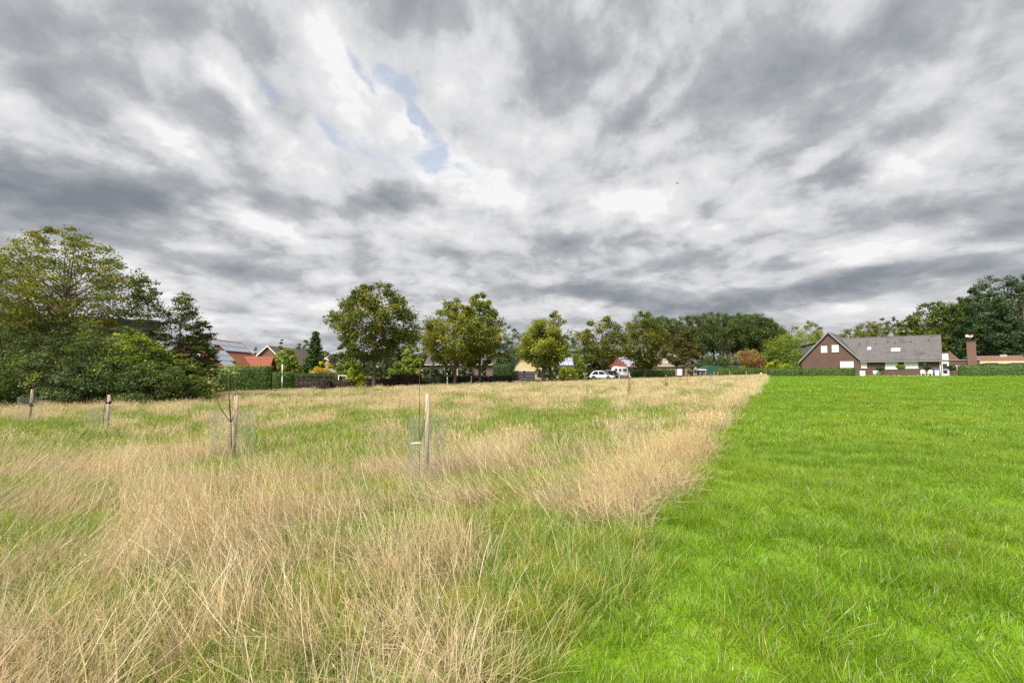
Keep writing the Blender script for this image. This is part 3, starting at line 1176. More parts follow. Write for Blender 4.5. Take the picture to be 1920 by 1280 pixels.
# roof windows in the long slope (slope rises (0, 4.7, 4.0))
def roof_window(parent, x, yf, w, L, mat):
    n = np.array((0, -4.0, 4.7)); n /= np.linalg.norm(n)
    u = np.array((0, 4.7, 4.0)); u /= np.linalg.norm(u)
    o_ = np.array((x - w / 2, yf, 3.15 + yf * 4.0 / 4.7)) + n * .2
    v = [o_, o_ + np.array((w, 0, 0)), o_ + np.array((w, 0, 0)) + u * L, o_ + u * L]
    m_ = MB(); m_.hexa(v + [p + n * .12 for p in v], M['metal'])
    f_ = m_.build('roof_window', parent)
    e_ = .07
    w2 = [o_ + np.array((e_, 0, 0)) + u * e_, o_ + np.array((w - e_, 0, 0)) + u * e_, o_ + np.array((w - e_, 0, 0)) + u * (L - e_), o_ + np.array((e_, 0, 0)) + u * (L - e_)]
    m_ = MB(); m_.hexa([p + n * .121 for p in w2] + [p + n * .15 for p in w2], M[mat])
    m_.build('shutter', f_)


roof_window(RF, 1.35, 1.75, .62, .85, 'white')
roof_window(RF, 5.15, 1.25, 1.35, 1.0, 'white')
for x, yf in ((-.2, 3.2), (.9, 3.25), (2.3, 3.1), (4.0, 3.4), (5.0, 3.2), (7.2, 3.3), (9.6, 3.6)):
    mb = MB(); zz = 3.15 + yf * 4 / 4.7 + .24
    mb.hexa([(x - .13, yf - .12, zz - .1), (x + .13, yf - .12, zz - .1), (x + .13, yf + .2, zz + .05), (x - .13, yf + .2, zz + .05),
             (x - .11, yf - .12, zz + .12), (x + .11, yf - .12, zz + .12), (x + .11, yf + .2, zz + .16), (x - .11, yf + .2, zz + .16)], M['tile_slate'])
    mb.build('vent_tile', RF)
# dormer on the far slope of the gable wing
mb = MB(); mb.box(-9.9, -6.4, 3.0, 5.6, 4.4, 5.9, M['cladding']); mb.build('dormer', T)
mb = MB(); mb.hexa([(-10.2, 2.7, 5.93), (-5.6, 2.7, 6.9), (-5.6, 5.9, 6.9), (-10.2, 5.9, 5.93), (-10.2, 2.7, 6.08), (-5.6, 2.7, 7.05), (-5.6, 5.9, 7.05), (-10.2, 5.9, 6.08)], M['tile_slate']); mb.build('dormer_roof', T)
# door to the cellar and low wall lamp
mb = MB(); mb.box(-.05, .75, -.10, .03, -.3, .98, M['white']); d_ = mb.build('door', T); d_['label'] = 'low white cellar door'
mb = MB(); mb.tube([(.62, -.15, .35), (.62, -.15, .5)], [.02, .02], M['metal']); mb.build('handle', d_)
mb = MB(); mb.lathe([(.02, 0), (.11, .02), (.13, .10), (.09, .18), (.02, .2)], M['white'], 10, (9.0, -.14, 2.12)); mb.build('wall_lamp', T)
# link building on the right: white upper box, door, brick wall with an oval window, chimney stack
mb = MB(); mb.box(11.02, 12.0, 1.6, 4.2, 2.2, 4.0, M['white']); mb.box(11.015, 12.08, 1.5, 4.3, 4.0, 4.1, M['fascia']); o = mb.build('upper_box', T); o['label'] = 'white boarded box above the glass door'
mb = MB(); mb.box(12.003, 15.7, .8, 5.5, -.4, 2.72, M['brick_dark']); mb.box(11.02, 12.0, 1.3, 5.5, 2.0, 2.5, M['white']); o = mb.build('annex_wall', T)
mb = MB(); mb.box(11.02, 15.8, .66, 5.6, 2.723, 2.86, M['fascia']); mb.build('flat_roof', T)
mb = MB(); mb.box(11.06, 11.24, .82, .95, -.3, 2.72, M['white']); mb.box(11.8, 12.0, .82, .95, -.3, 2.72, M['white']); mb.box(11.24, 11.8, .82, .95, 2.2, 2.72, M['white']); mb.box(11.24, 11.8, .82, .95, -.3, .5, M['white']); mb.box(11.24, 11.8, .83, .94, 1.15, 1.25, M['white'])
d_ = mb.build('door', T); d_['label'] = 'white framed glass door'
mb = MB(); mb.box(11.24, 11.8, .87, .9, .5, 2.2, M['glass']); mb.build('pane', d_)
mb = MB()
ring = [(13.05 + .52 * cos(a), .74, 1.55 + .36 * sin(a)) for a in np.linspace(0, 2 * pi, 24, endpoint=False)]
mb.prism(ring, (0, .12, 0), M['white']); w_ = mb.build('oval_window', T)
mb = MB(); mb.prism([(13.05 + .44 * cos(a), .725, 1.55 + .29 * sin(a)) for a in np.linspace(0, 2 * pi, 24, endpoint=False)], (0, .05, 0), M['lens']); mb.build('pane', w_)
mb = MB(); mb.box(14.25, 15.35, .2, 1.3, -.4, 5.75, M['brick_chim']); CH = mb.build('chimney', T)
mb = MB(); mb.box(14.19, 15.41, .14, 1.36, 5.753, 5.84, M['brick_chim']); mb.build('chimney_cap', CH)
mb = MB(); mb.prism([(11.6, 6.2, 2.4), (12.2, 6.2, 4.5), (13.9, 6.2, 2.4)], (0, 4, 0), M['brick_red']); o = mb.build('rear_gable', T); o['label'] = 'orange red triangular gable showing over the flat roof'


def house_pt(x, y):
    c, s = cos(HROT), sin(HROT)
    return HX + x * c - y * s, HY + x * s + y * c


# weathercock on the chimney
wx, wy = house_pt(14.8, .75)
W = thing('weathercock', 'white and red weathercock perched on the tall brick chimney', 'weathervane', (wx, wy, hz + 5.84), HROT)
mb = MB(); mb.tube([(0, 0, 0), (0, 0, .75)], [.035, .025], M['black']); mb.build('rod', W)
mb = MB(); mb.prism([(-.30, -.05, .75), (.0, -.05, .62), (.24, -.05, .74), (.30, -.05, .98), (.16, -.05, 1.05), (.02, -.05, .92), (-.22, -.05, 1.05)], (0, .10, 0), M['white']); mb.build('body', W)
mb = MB(); mb.prism([(-.22, -.04, .84), (-.52, -.04, .74), (-.62, -.04, 1.0), (-.48, -.04, 1.16), (-.26, -.04, 1.08)], (0, .08, 0), M['white']); mb.build('tail', W)
mb = MB(); mb.prism([(.14, -.055, 1.02), (.30, -.055, .95), (.42, -.055, 1.05), (.34, -.055, 1.16), (.25, -.055, 1.10), (.20, -.055, 1.22), (.12, -.055, 1.13)], (0, .11, 0), M['red']); mb.build('comb', W)
mb = MB(); mb.prism([(-.12, -.075, .70), (.20, -.075, .72), (.14, -.075, .84), (-.05, -.075, .90)], (0, .15, 0), M['red']); mb.build('wing', W)

# things along the house front
def on_house(x, y):
    p = house_pt(x, y)
    return (p[0], p[1], gz(*p))


S = thing('sign_board', 'low white board with blue lettering standing against the brick wall', 'sign', on_house(2.6, -1.0), HROT)
mb = MB(); mb.box(-.62, .62, -.03, .03, .38, .98, M['white']); mb.build('panel', S)
for s in (-.5, .5):
    mb = MB(); mb.box(s - .03, s + .03, .03, .08, -.1, .95, M['metal']); mb.build('post', S)
mb = MB()
xx = -.12
for k, w in enumerate((.07, .05, .09, .06, .08, .05, .07)):     # a line of illegible letters
    mb.box(xx, xx + w, -.036, -.031, .60, .60 + (.14 if k % 3 else .18), M['ink']); xx += w + .025
mb.build('lettering', S)
P = thing('flower_pot', 'small yellow flower pot beside the low white board', 'pot', on_house(3.45, -1.1))
mb = MB(); mb.lathe([(.16, 0), (.22, .30), (.25, .32), (.25, .40), (.21, .40), (.20, .30)], M['yellow'], 14); mb.build('pot', P)
rng = np.random.default_rng(5)
V, Fq, C, Cc = crown_arrays(rng, .7, .36, .25, 'dome', 12, 12, .1, [((.30, .28, .03), 2), ((.08, .13, .02), 3)], rc=.5)
link(bpy.data.objects.new('plant', np_mesh('plant', V, Fq, mats=[M['leaf']], col=C)), P)


def standard(x, y, r, hstem, cols, label, seed, squash=1.0):
    rng = np.random.default_rng(seed)
    t = thing('standard_tree', label, 'topiary', on_house(x, y), 0, 'clipped standards along the brick house')
    mb = MB(); mb.tube([(0, 0, -.2), (.02, 0, hstem * .5), (0, .01, hstem + r * .4)], [.045, .035, .03], M['bark'], 6); mb.build('trunk', t)
    n = 1100
    d = rand_dirs(rng, n)
    P_ = d * (r * rng.uniform(.72, 1.04, n))[:, None]
    P_[:, 2] = P_[:, 2] * squash + hstem + r * .75 * squash
    V, Fq = leaf_quads(rng, P_, .16, .3)
    link(bpy.data.objects.new('crown', np_mesh('crown', V, Fq, mats=[M['leaf']], col=np.repeat(pick_cols(rng, cols, n) * rng.uniform(.7, 1.3, (n, 1)), 4, 0))), t)


standard(3.1, -1.9, .62, .95, DARK, 'dark flat clipped standard tree behind the low white board', 11, .62)
standard(5.9, -2.0, .66, 1.25, LGREEN, 'bright green clipped standard tree before the middle shuttered windows', 12, .62)
standard(9.3, -1.7, .52, 1.15, DARK, 'dark clipped standard tree behind the two white chairs', 13, .8)
standard(12.3, -.9, .6, 1.05, DARK, 'dark clipped standard tree before the white glass door', 14, .75)


def chair(x, y, rz, label):
    t = thing('garden_chair', label, 'chair', on_house(x, y), HROT + rz, 'white garden chairs by the brick wall')
    for sx in (-.24, .24):
        for sy in (-.22, .22):
            mb = MB(); mb.box(sx - .035, sx + .035, sy - .035, sy + .035, -.03, .42, M['white']); mb.build('leg', t)
    mb = MB(); mb.box(-.28, .28, -.27, .27, .42, .47, M['white']); mb.build('seat', t)
    mb = MB(); mb.prism([(-.29, .24, .471), (.29, .24, .471), (.31, .30, .80), (.22, .33, .98), (0, .34, 1.04), (-.22, .33, .98), (-.31, .30, .80)], (0, .04, 0), M['white']); mb.build('backrest', t)
    for sx in (-.31, .31):
        mb = MB(); mb.box(sx - .03, sx + .03, -.27, .26, .64, .68, M['white']); mb.box(sx - .028, sx + .028, -.25, -.2, .471, .64, M['white']); mb.build('armrest', t)


chair(8.75, -2.3, .1, 'left white plastic garden chair by the wall, farther from the bin')
chair(9.65, -2.3, -.15, 'white plastic garden chair next to the blue lidded bin')
B = thing('waste_bin', 'white tapered bin with blue lid beside the garden chairs', 'bin', on_house(10.5, -2.1), HROT)
mb = MB(); mb.hexa([(-.22, -.22, 0), (.22, -.22, 0), (.22, .22, 0), (-.22, .22, 0), (-.30, -.30, 1.0), (.30, -.30, 1.0), (.30, .30, 1.0), (-.30, .30, 1.0)], M['white']); mb.build('body', B)
mb = MB(); mb.hexa([(-.33, -.33, 1.0), (.33, -.33, 1.0), (.33, .33, 1.0), (-.33, .33, 1.0), (-.28, -.28, 1.24), (.28, -.28, 1.24), (.28, .28, 1.3), (-.28, .28, 1.3)], M['blue']); mb.build('lid', B)
# edging stones of the flower bed
rng = np.random.default_rng(8)
for i in range(26):
    x = 1.2 + i * .43 + rng.uniform(-.1, .1)
    p = on_house(x, -2.9 + rng.uniform(-.12, .12))
    mb = MB()
    r = rng.uniform(.12, .24)
    mb.lathe([(r * .7, -.06), (r, .03), (r * .8, r * .6), (r * .3, r * .8)], M['stone'], 7, smooth=False)
    o = mb.build('edging_stone', loc=p)
    o.rotation_euler = (0, 0, rng.uniform(0, 6)); o.scale = (1.2, .8, 1)
    tag(o, 'pale rounded stone edging the bed before the brick house', 'stone', 'edging stones before the brick house')
strip('path', house_pt(-10, -3.8), house_pt(19, -3.8), 1.1, M['gravel'], .03, 'pale gravel path between mown field and brick house', 'path', 1.0)

# ---- low outbuilding and carport right of the brick house
bx, by = px_x(1862, 92), 92
T = thing('outbuilding', 'low outbuilding with old reddish tiled roof right of the tall chimney', 'outbuilding', (bx, by, gz(bx, by)), HROT * .95)
mb = MB(); gable_wall(mb, -3.0, 4.2, 0, 6, 2.3, 3.6, 'x', M['beige']); mb.build('wall', T)
mb = MB(); gable_roof(mb, -3.0, 4.2, 0, 6, 2.3, 3.6, 'x', M['tile_old'], .4, .2, .15); rf_ = mb.build('roof', T)
mb = MB(); mb.box(1.2, 2.2, 2.4, 3.2, 3.4, 3.95, M['stone']); mb.build('chimney', rf_)
bx, by = px_x(1905, 80), 80
T = thing('carport', 'pale cream flat roofed carport behind the right hand hedge', 'carport', (bx, by, gz(bx, by)), HROT)
mb = MB(); mb.box(-5, 6, -.3, 5, 2.0, 2.45, M['cream']); mb.build('roof', T)
for x in (-4.8, .3, 5.7):
    mb = MB(); mb.box(x - .1, x + .1, -.1, .1, -.2, 1.997, M['white']); mb.build('post', T)
mb = MB(); mb.box(-5, 6, 4.8, 4.95, -.3, 1.99, M['render_white']); mb.build('wall', T)


def car_body(mb, L, W, Hh, paint, glass=None, cab=(.22, .86), hood=.58):
    """side profile lofted across the width with tumblehome; x forward"""
    prof = [(-.5, .36), (-.495, .62), (-.47, .80), (-.30 * 1, .86), (.14, .84), (.36, .78), (.47, .68), (.5, .52), (.495, .34), (.40, .24), (-.42, .24)]
    rows = []
    for yy, sc in ((-1, .93), (-.86, 1.0), (.86, 1.0), (1, .93)):
        rows.append([(p[0] * L * (sc if abs(yy) == 1 else 1), yy * W / 2, (p[1] if abs(yy) < 1 else .30 + (p[1] - .30) * .93) * Hh / 1.5) for p in prof])
    n = len(prof)
    v = [p for r in rows for p in r]
    f = [(i, (i + 1) % n, n * (j + 1) + (i + 1) % n - n * j - 0, 0) for j in range(0) for i in range(n)]
    for j in range(3):
        for i in range(n):
            f.append((j * n + i, (j + 1) * n + i, (j + 1) * n + (i + 1) % n, j * n + (i + 1) % n))
    f.append(tuple(range(n))); f.append(tuple(range(3 * n, 4 * n))[::-1])
    mb.poly(v, f, paint, True)


def make_car(name, label, x, y, rz, paint, L=4.35, W=1.82, Hh=1.62, group=None):
    t = thing(name, label, 'car', (x, y, gz(x, y) + .02), rz, group)
    mb = MB(); car_body(mb, L, W, Hh * .94, M[paint]); mb.build('body', t)
    # cabin: glass house with a painted roof and pillars
    k = Hh
    lo = [(-.43 * L, .80 * W / 2, .55 * k), (.26 * L, .80 * W / 2, .53 * k)]
    zt = .955 * k
    v8 = [(-.46 * L, -.84 * W / 2, .54 * k), (.25 * L, -.84 * W / 2, .52 * k), (.25 * L, .84 * W / 2, .52 * k), (-.46 * L, .84 * W / 2, .54 * k),
          (-.30 * L, -.66 * W / 2, zt), (.05 * L, -.66 * W / 2, zt), (.05 * L, .66 * W / 2, zt), (-.30 * L, .66 * W / 2, zt)]
    mb = MB(); mb.hexa(v8, M['glass']); g = mb.build('window', t)
    mb = MB()
    mb.hexa([(-.345 * L, -.70 * W / 2, zt - .03), (.075 * L, -.70 * W / 2, zt - .03), (.075 * L, .70 * W / 2, zt - .03), (-.345 * L, .70 * W / 2, zt - .03),
             (-.24 * L, -.58 * W / 2, k), (.0 * L, -.58 * W / 2, k), (.0 * L, .58 * W / 2, k), (-.24 * L, .58 * W / 2, k)], M[paint])
    mb.build('roof', t)
    for s in (-1, 1):
        for (xb, xt, w) in ((.235, .055, .05), (-.10, -.12, .05), (-.44, -.30, .12)):
            mb = MB()
            mb.hexa([(xb * L - w, s * .85 * W / 2, .53 * k), (xb * L + w, s * .85 * W / 2, .53 * k), (xb * L + w, s * .80 * W / 2, .53 * k), (xb * L - w, s * .80 * W / 2, .53 * k),
                     (xt * L - w, s * .675 * W / 2, zt), (xt * L + w, s * .675 * W / 2, zt), (xt * L + w, s * .62 * W / 2, zt), (xt * L - w, s * .62 * W / 2, zt)], M[paint])
            mb.build('pillar', t)
        for xw in (.31, -.30):
            mb = MB()
            c = (xw * L, s * (W / 2 - .10), .34)
            ring = [(.20, -.115), (.30, -.115), (.34, -.09), (.34, .09), (.30, .115), (.20, .115)]
            vv = []
            for rr, dd in ring:
                for i in range(16):
                    a = 2 * pi * i / 16
                    vv.append((c[0] + rr * cos(a), c[1] + dd, c[2] + rr * sin(a)))
            ff = [(j * 16 + i, j * 16 + (i + 1) % 16, (j + 1) * 16 + (i + 1) % 16, (j + 1) * 16 + i) for j in range(5) for i in range(16)]
            mb.poly(vv, ff, M['black'], True)
            wh = mb.build('wheel', t)
            mb = MB()
            pts = [(c[0] + .215 * cos(2 * pi * i / 16), c[1] - .08, c[2] + .215 * sin(2 * pi * i / 16)) for i in range(16)]
            mb.prism(pts, (0, .16, 0), M['metal']); mb.build('rim', wh)
            mb = MB()   # dark wheel arch
            arch = [(c[0] + .42 * cos(a), s * (W / 2 - .004), c[2] + .42 * sin(a)) for a in np.linspace(0, pi, 10)]
            mb.prism(arch, (0, s * .012, 0), M['darkgrey']); mb.build('wheel_arch', t)
        mb = MB(); mb.hexa([(.435 * L, s * .50 * W / 2, .60), (.495 * L, s * .50 * W / 2, .56), (.45 * L, s * .90 * W / 2, .58), (.40 * L, s * .90 * W / 2, .62),
                            (.42 * L, s * .50 * W / 2, .76), (.485 * L, s * .50 * W / 2, .70), (.44 * L, s * .92 * W / 2, .74), (.37 * L, s * .92 * W / 2, .78)], M['lens']); mb.build('headlight', t)
        mb = MB(); mb.box(.17 * L, .21 * L, s * 1.01 * W / 2 - .08, s * 1.01 * W / 2 + .08, .56 * k, .56 * k + .14, M[paint]); mb.build('mirror', t)
        mb = MB(); mb.box(-.40 * L, .40 * L, s * W / 2 * .93 - .02, s * W / 2 * .93 + .02, .24, .36, M['darkgrey']); mb.build('sill', t)
    mb = MB(); mb.hexa([(.46 * L, -.55, .30), (.503 * L, -.55, .30), (.503 * L, .55, .30), (.46 * L, .55, .30), (.46 * L, -.62, .52), (.502 * L, -.62, .52), (.502 * L, .62, .52), (.46 * L, .62, .52)], M['darkgrey']); mb.build('grille', t)
    mb = MB(); mb.box(.503 * L, .507 * L, -.26, .26, .36, .47, M['white']); mb.build('number_plate', t)
    return t


for px, d, lb in ((1866, 74.5, 'dark rounded car roof just left of the carport, showing over the hedge'), (1915, 74, 'dark rounded car roof under the carport, cut by the photo edge')):
    x, y = at_px(px, d)
    make_car('parked_car', lb, x, y, HROT + .1, 'paint_dark', 4.4, 1.85, 2.1, 'dark cars behind the right hand hedge')

make_car('parked_car', 'white car standing in front, seen from its side, beyond the dry grass', *at_px(1129, 82), -.50, 'paint_white', 4.4, 1.85, 1.62, 'white cars parked before the caravan')
make_car('parked_car', 'white car mostly hidden behind the nearer white car', *at_px(1147, 90), -.75, 'paint_white', 4.2, 1.82, 1.72, 'white cars parked before the caravan')

# ---- caravan
x, y = at_px(1161, 100)
T = thing('caravan', 'white caravan with dark windows parked before the red roofed bungalow', 'caravan', (x, y, gz(x, y)), .06)
L_, Wd_, Hc = 3.3, 2.2, 2.35
pr = [(-L_ / 2 + .05, .55), (-L_ / 2, .9), (-L_ / 2 + .06, 1.5), (-L_ / 2 + .35, 2.2), (-L_ / 2 + .7, Hc), (L_ / 2 - .5, Hc), (L_ / 2 - .2, 2.25), (L_ / 2 - .03, 1.6), (L_ / 2, 1.0), (L_ / 2 - .05, .55)]
mb = MB(); mb.prism([(p[0], -Wd_ / 2, p[1]) for p in pr], (0, Wd_, 0), M['white']); mb.build('body', T)
for x_, w in ((-1.1, .62), (-.15, .55), (.85, .8)):
    mb = MB(); mb.box(x_ - w / 2, x_ + w / 2, -Wd_ / 2 - .03, -Wd_ / 2 + .02, 1.35, 1.9, M['glass']); mb.build('window', T)
mb = MB(); mb.box(-1.5, 1.55, -Wd_ / 2 - .012, -Wd_ / 2 + .01, 1.02, 1.16, M['fascia']); mb.build('stripe', T)
mb = MB(); mb.box(.12, .42, -Wd_ / 2 - .02, -Wd_ / 2 + .01, .62, 2.05, M['shutter']); mb.build('door', T)
for s in (-1, 1):
    mb = MB()
    mb.prism([(.1 + .33 * cos(a), s * 1.02 - .09, .33 + .33 * sin(a)) for a in np.linspace(0, 2 * pi, 16, endpoint=False)], (0, .18, 0), M['black']); mb.build('wheel', T)
mb = MB(); mb.tube([(-L_ / 2, 0, .5), (-L_ / 2 - 1.0, 0, .48)], [.04, .04], M['metal']); mb.tube([(-L_ / 2 - .9, 0, .55), (-L_ / 2 - .9, 0, 0)], [.04, .04], M['metal']); mb.build('drawbar', T)
mb = MB(); mb.box(-1.2, -.4, -.4, .4, Hc, Hc + .1, M['shutter']); mb.build('roof_hatch', T)

# ---- red brick bungalow with hipped roof and solar panels
x, y = at_px(1170, 107)
z = gz(x, y)
T = thing('bungalow', 'red brick bungalow with dark red hipped roof behind the caravan', 'house', (x, y, z), -.12)
mb = MB(); mb.box(-6.2, 6.2, 0, 9.5, -.3, 2.25, M['brick_red']); mb.build('wall', T)
mb = MB()
e = [(-6.9, -.7, 2.26), (6.9, -.7, 2.26), (6.9, 10.2, 2.26), (-6.9, 10.2, 2.26)]
r0, r1 = (-1.3, 4.75, 5.5), (1.3, 4.75, 5.5)
mb.poly(e + [r0, r1], [(0, 1, 5, 4), (1, 2, 5), (2, 3, 4, 5), (3, 0, 4), (3, 2, 1, 0)], M['tile_red']); rf_ = mb.build('roof', T)
mb = MB(); mb.box(-6.95, 6.95, -.80, -.702, 2.1, 2.3, M['darkgrey']); mb.build('gutter', T)
u = np.array((0, 5.45, 3.24)); n_ = np.array((0, -3.24, 5.45))
un, nn = u / np.linalg.norm(u), n_ / np.linalg.norm(n_)
for j, (a0, k) in enumerate(((.6, 4), (.2, 4), (-.4, 4), (-.9, 2))):
    o_ = np.array((a0, -.7, 2.26)) + un * (.35 + 1.12 * j)
    solar_row(rf_, o_, (1, 0, 0), un, k, 1, 1.0, 1.05, nn, .05, .03)
window(T, -3.2, .1, 1.5, 1.9, 0, 'glass', .1, split=1)
window(T, 1.6, .1, .9, 1.9, 0, 'glass', .1)
window(T, 3.3, .9, 1.2, 1.1, 0, 'glass', .08)
window(T, 4.9, .9, .9, 1.1, 0, 'glass', .08)
mb = MB(); mb.box(-3.4, -2.8, 4.4, 5.0, 4.0, 5.9, M['brick_red']); mb.build('chimney', T)

# ---- beige gabled house with a low brick garage
x, y = at_px(1258, 117)
T = thing('gabled_house', 'beige gabled house with tan brick garage behind the last street tree', 'house', (x, y, gz(x, y)), -.1)
mb = MB(); gable_wall(mb, -3.2, 3.2, .6, 11, 3.6, 7.0, 'y', M['beige']); mb.build('wall', T)
mb = MB(); gable_roof(mb, -3.2, 3.2, .6, 11, 3.6, 7.0, 'y', M['tile_brown'], .5, .4, .2); rf_ = mb.build('roof', T)
mb = MB(); mb.box(-4.0, 5.6, 0, 8, -.3, 2.05, M['brick_tan']); mb.build('garage_wall', T)
mb = MB(); mb.box(-4.2, 5.8, -.2, 8.1, 2.053, 2.3, M['darkgrey']); mb.build('flat_roof', T)
mb = MB(); gable_wall(mb, 3.22, 6.6, 1.0, 6, 3.0, 4.6, 'x', M['beige']); mb.build('wing_wall', T)
mb = MB(); gable_roof(mb, 3.3, 6.6, 1.0, 6, 3.0, 4.6, 'x', M['tile_brown'], .4, .2, .16); mb.build('wing_roof', T)
window(T, -1.3, 3.3, 1.1, 1.2, .6, 'shutter')
window(T, .9, 3.3, 1.1, 1.2, .6, 'shutter')
window(T, -1.4, .6, 2.0, 1.1, 0, 'glass', .06, 'darkgrey')
window(T, 5.3, 1.2, .7, 1.5, .0, 'glass')
mb = MB(); mb.box(1.5, 2.6, -.06, .03, -.2, 1.7, M['white']); d_ = mb.build('door', T)
mb = MB(); mb.box(2.4, 2.45, -.12, -.06, .7, .8, M['metal']); mb.build('handle', d_)

# ---- yellow rendered house
x, y = at_px(1000, 100)
T = thing('yellow_house', 'pale yellow rendered house with dark gable roof behind the yellowing street trees', 'house', (x, y, gz(x, y)), 0.0)
mb = MB(); gable_wall(mb, -4.0, 4.4, 0, 11, 3.3, 8.0, 'y', M['cream']); mb.build('wall', T)
mb = MB(); gable_roof(mb, -4.0, 4.4, 0, 11, 3.3, 8.0, 'y', M['tile_slate'], .6, .35, .22); mb.build('roof', T)
mb = MB(); gable_wall(mb, 4.403, 8.9, .4, 6, 2.75, 4.9, 'x', M['cream']); mb.build('wing_wall', T)
mb = MB(); gable_roof(mb, 4.5, 8.9, .4, 6, 2.75, 4.9, 'x', M['tile_slate'], .45, .25, .18); rf_ = mb.build('wing_roof', T)
un = np.array((0, 2.8, 2.15)); nn = np.array((0, -2.15, 2.8))
un, nn = un / np.linalg.norm(un), nn / np.linalg.norm(nn)
solar_row(rf_, np.array((5.6, .4, 2.75)) + un * .1 + nn * .1, (1, 0, 0), un, 3, 2, 1.05, 1.5, nn, .05, .16)
mb = MB(); mb.box(8.8, 8.9, -.1, 0, 2.2, 2.35, M['darkgrey']); mb.box(4.5, 9.2, -.16, -.06, 2.3, 2.42, M['darkgrey']); mb.build('gutter', T)
window(T, -2.0, .5, .8, 1.5, 0, 'glass', .10)
window(T, -.9, 3.9, 1.0, 1.3, 0, 'glass', .09)
window(T, 1.7, 3.9, 1.0, 1.3, 0, 'glass', .09)
window(T, 2.2, .8, 1.1, 1.3, 0, 'glass', .09)
window(T, 5.5, .8, .6, 1.25, .4, 'glass', .05)
window(T, 7.9, .9, .6, 1.1, .4, 'glass', .05)

# ---- plum brick house behind the second and third street tree
x, y = at_px(885, 92)
T = thing('brick_house', 'plum brick house with grey roof and white windows behind the street trees', 'house', (x, y, gz(x, y)), -.06)
mb = MB(); gable_wall(mb, -9.3, 4.5, 0, 9, 3.6, 6.0, 'x', M['brick_plum']); mb.build('wall', T)
mb = MB(); gable_roof(mb, -9.3, 4.5, 0, 9, 3.6, 6.0, 'x', M['tile_brown_x'], .5, .3, .2); mb.build('roof', T)
mb = MB(); mb.box(-9.6, 4.8, -.66, -.55, 3.22, 3.34, M['white']); mb.build('gutter', T)
for x_, z_, w, h in ((-7.3, 1.0, .9, 1.3), (-4.6, .2, 1.0, 2.1), (-2.4, 1.2, 1.3, 1.2), (2.0, 1.0, 1.2, 1.3)):
    window(T, x_, z_, w, h, 0, 'glass', .12, split=1 if w > 1 else 0)
mb = MB(); mb.tube([(-5.6, -.1, 3.2), (-5.6, -.1, -.3)], [.06, .06], M['white']); mb.build('downpipe', T)

# ---- house with orange roof and solar panels on the left
x, y = at_px(352, 60)
zl = gz(x, y)
T = thing('brick_house', 'brick house with orange tiled roof covered in solar panels behind the left hedge', 'house', (x, y, zl), radians(7))
# local: ridge along y, gable faces the camera
hr, he, hw = py_z(629, 60) - zl - .25, 1.75, 5.4
mb = MB(); gable_wall(mb, -hw, hw, 0, 14.5, he, hr, 'y', M['brick_red']); mb.build('wall', T)
mb = MB(); gable_roof(mb, -hw, hw, 0, 14.5, he, hr, 'y', M['tile_orange'], .35, .35, .2); rf_ = mb.build('roof', T)
un = np.array((-hw, 0, hr - he)); nn = np.array((hr - he, 0, hw))
sl_len = np.linalg.norm(un)
un, nn = un / sl_len, nn / np.linalg.norm(nn)
o_ = np.array((hw, 0.1, he)) + nn * .1
k_up = int((sl_len - .5) / 1.12)
for j in range(k_up):
    up = sl_len - .25 - 1.1 * (j + 1)
    cells = 8 if j < 2 else (3 if j < 4 else 2)
    solar_row(rf_, o_ + un * up + np.array((0, .15, 0)), (0, 1, 0), un, cells, 1, 1.68, 1.03, nn, .05, .18, skip={(2, 0)} if j == 1 else ())
mb = MB(); mb.box(-.1, .55, 2.8, 3.5, hr - .6, hr + .55, M['brick_red']); mb.build('chimney', rf_)
# cross gable on the right slope
cz = he + (hr - he) * .55
mb = MB()
mb.prism([(1.8, 8.2, he - 1.6), (1.8, 8.2, he + .1), (1.8, 10.2, cz - .1), (1.8, 12.2, he + .1), (1.8, 12.2, he - 1.6)], (4.6, 0, 0), M['cladding']); dm = mb.build('dormer', T)
mb = MB()
for s in (-1, 1):
    a = 10.2 + s * 2.5
    v = [(1.5, a, he - .35), (6.9, a, he - .35), (6.9, 10.2, cz), (1.5, 10.2, cz)]
    if s > 0: v = [v[1], v[0], v[3], v[2]]
    mb.hexa(v + [(p[0], p[1], p[2] + .16) for p in v], M['tile_orange_x'])
o = mb.build('dormer_roof', T)
mb = MB(); mb.prism([(6.41, 9.0, he + .1), (6.41, 11.4, he + .1), (6.41, 10.2, cz - .7)], (.05, 0, 0), M['glass']); mb.build('gable_window', dm)
window(T, -2.6, 1.0, 1.2, 1.2, 0, 'glass', .09)
window(T, 1.0, 3.6, 1.1, 1.2, 0, 'glass', .09)

# ---- red brick gable further back
x, y = at_px(502, 95)
zl = gz(x, y)
T = thing('brick_house', 'red brick gabled house with brown tiled roof between two conifers', 'house', (x, y, zl), radians(3))
hr = py_z(648, 95) - zl - .2
mb = MB(); gable_wall(mb, -4.9, 4.9, 0, 19, 2.9, hr, 'y', M['brick_red']); mb.build('wall', T)
mb = MB(); gable_roof(mb, -4.9, 4.9, 0, 19, 2.9, hr, 'y', M['tile_brown'], .45, .3, .2); mb.build('roof', T)
sl = (hr - 2.9) / 4.9
for s in (-1, 1):
    mb = MB(); mb.prism([(s * 5.35, -.38, 2.9 - .45 * sl), (s * 5.35, -.38, 2.9 - .45 * sl + .26), (0, -.38, hr + .28), (0, -.38, hr)], (0, .06, 0), M['white']); mb.build('bargeboard', T)
mb = MB(); mb.box(4.92, 7.0, 11, 15, 2.2, 4.6, M['cladding']); mb.build('dormer', T)
window(T, 0, 3.4, 1.2, 1.3, 0, 'glass', .1)
window(T, 6.0, .6, 1.6, 1.3, 10.98, 'glass', .1)

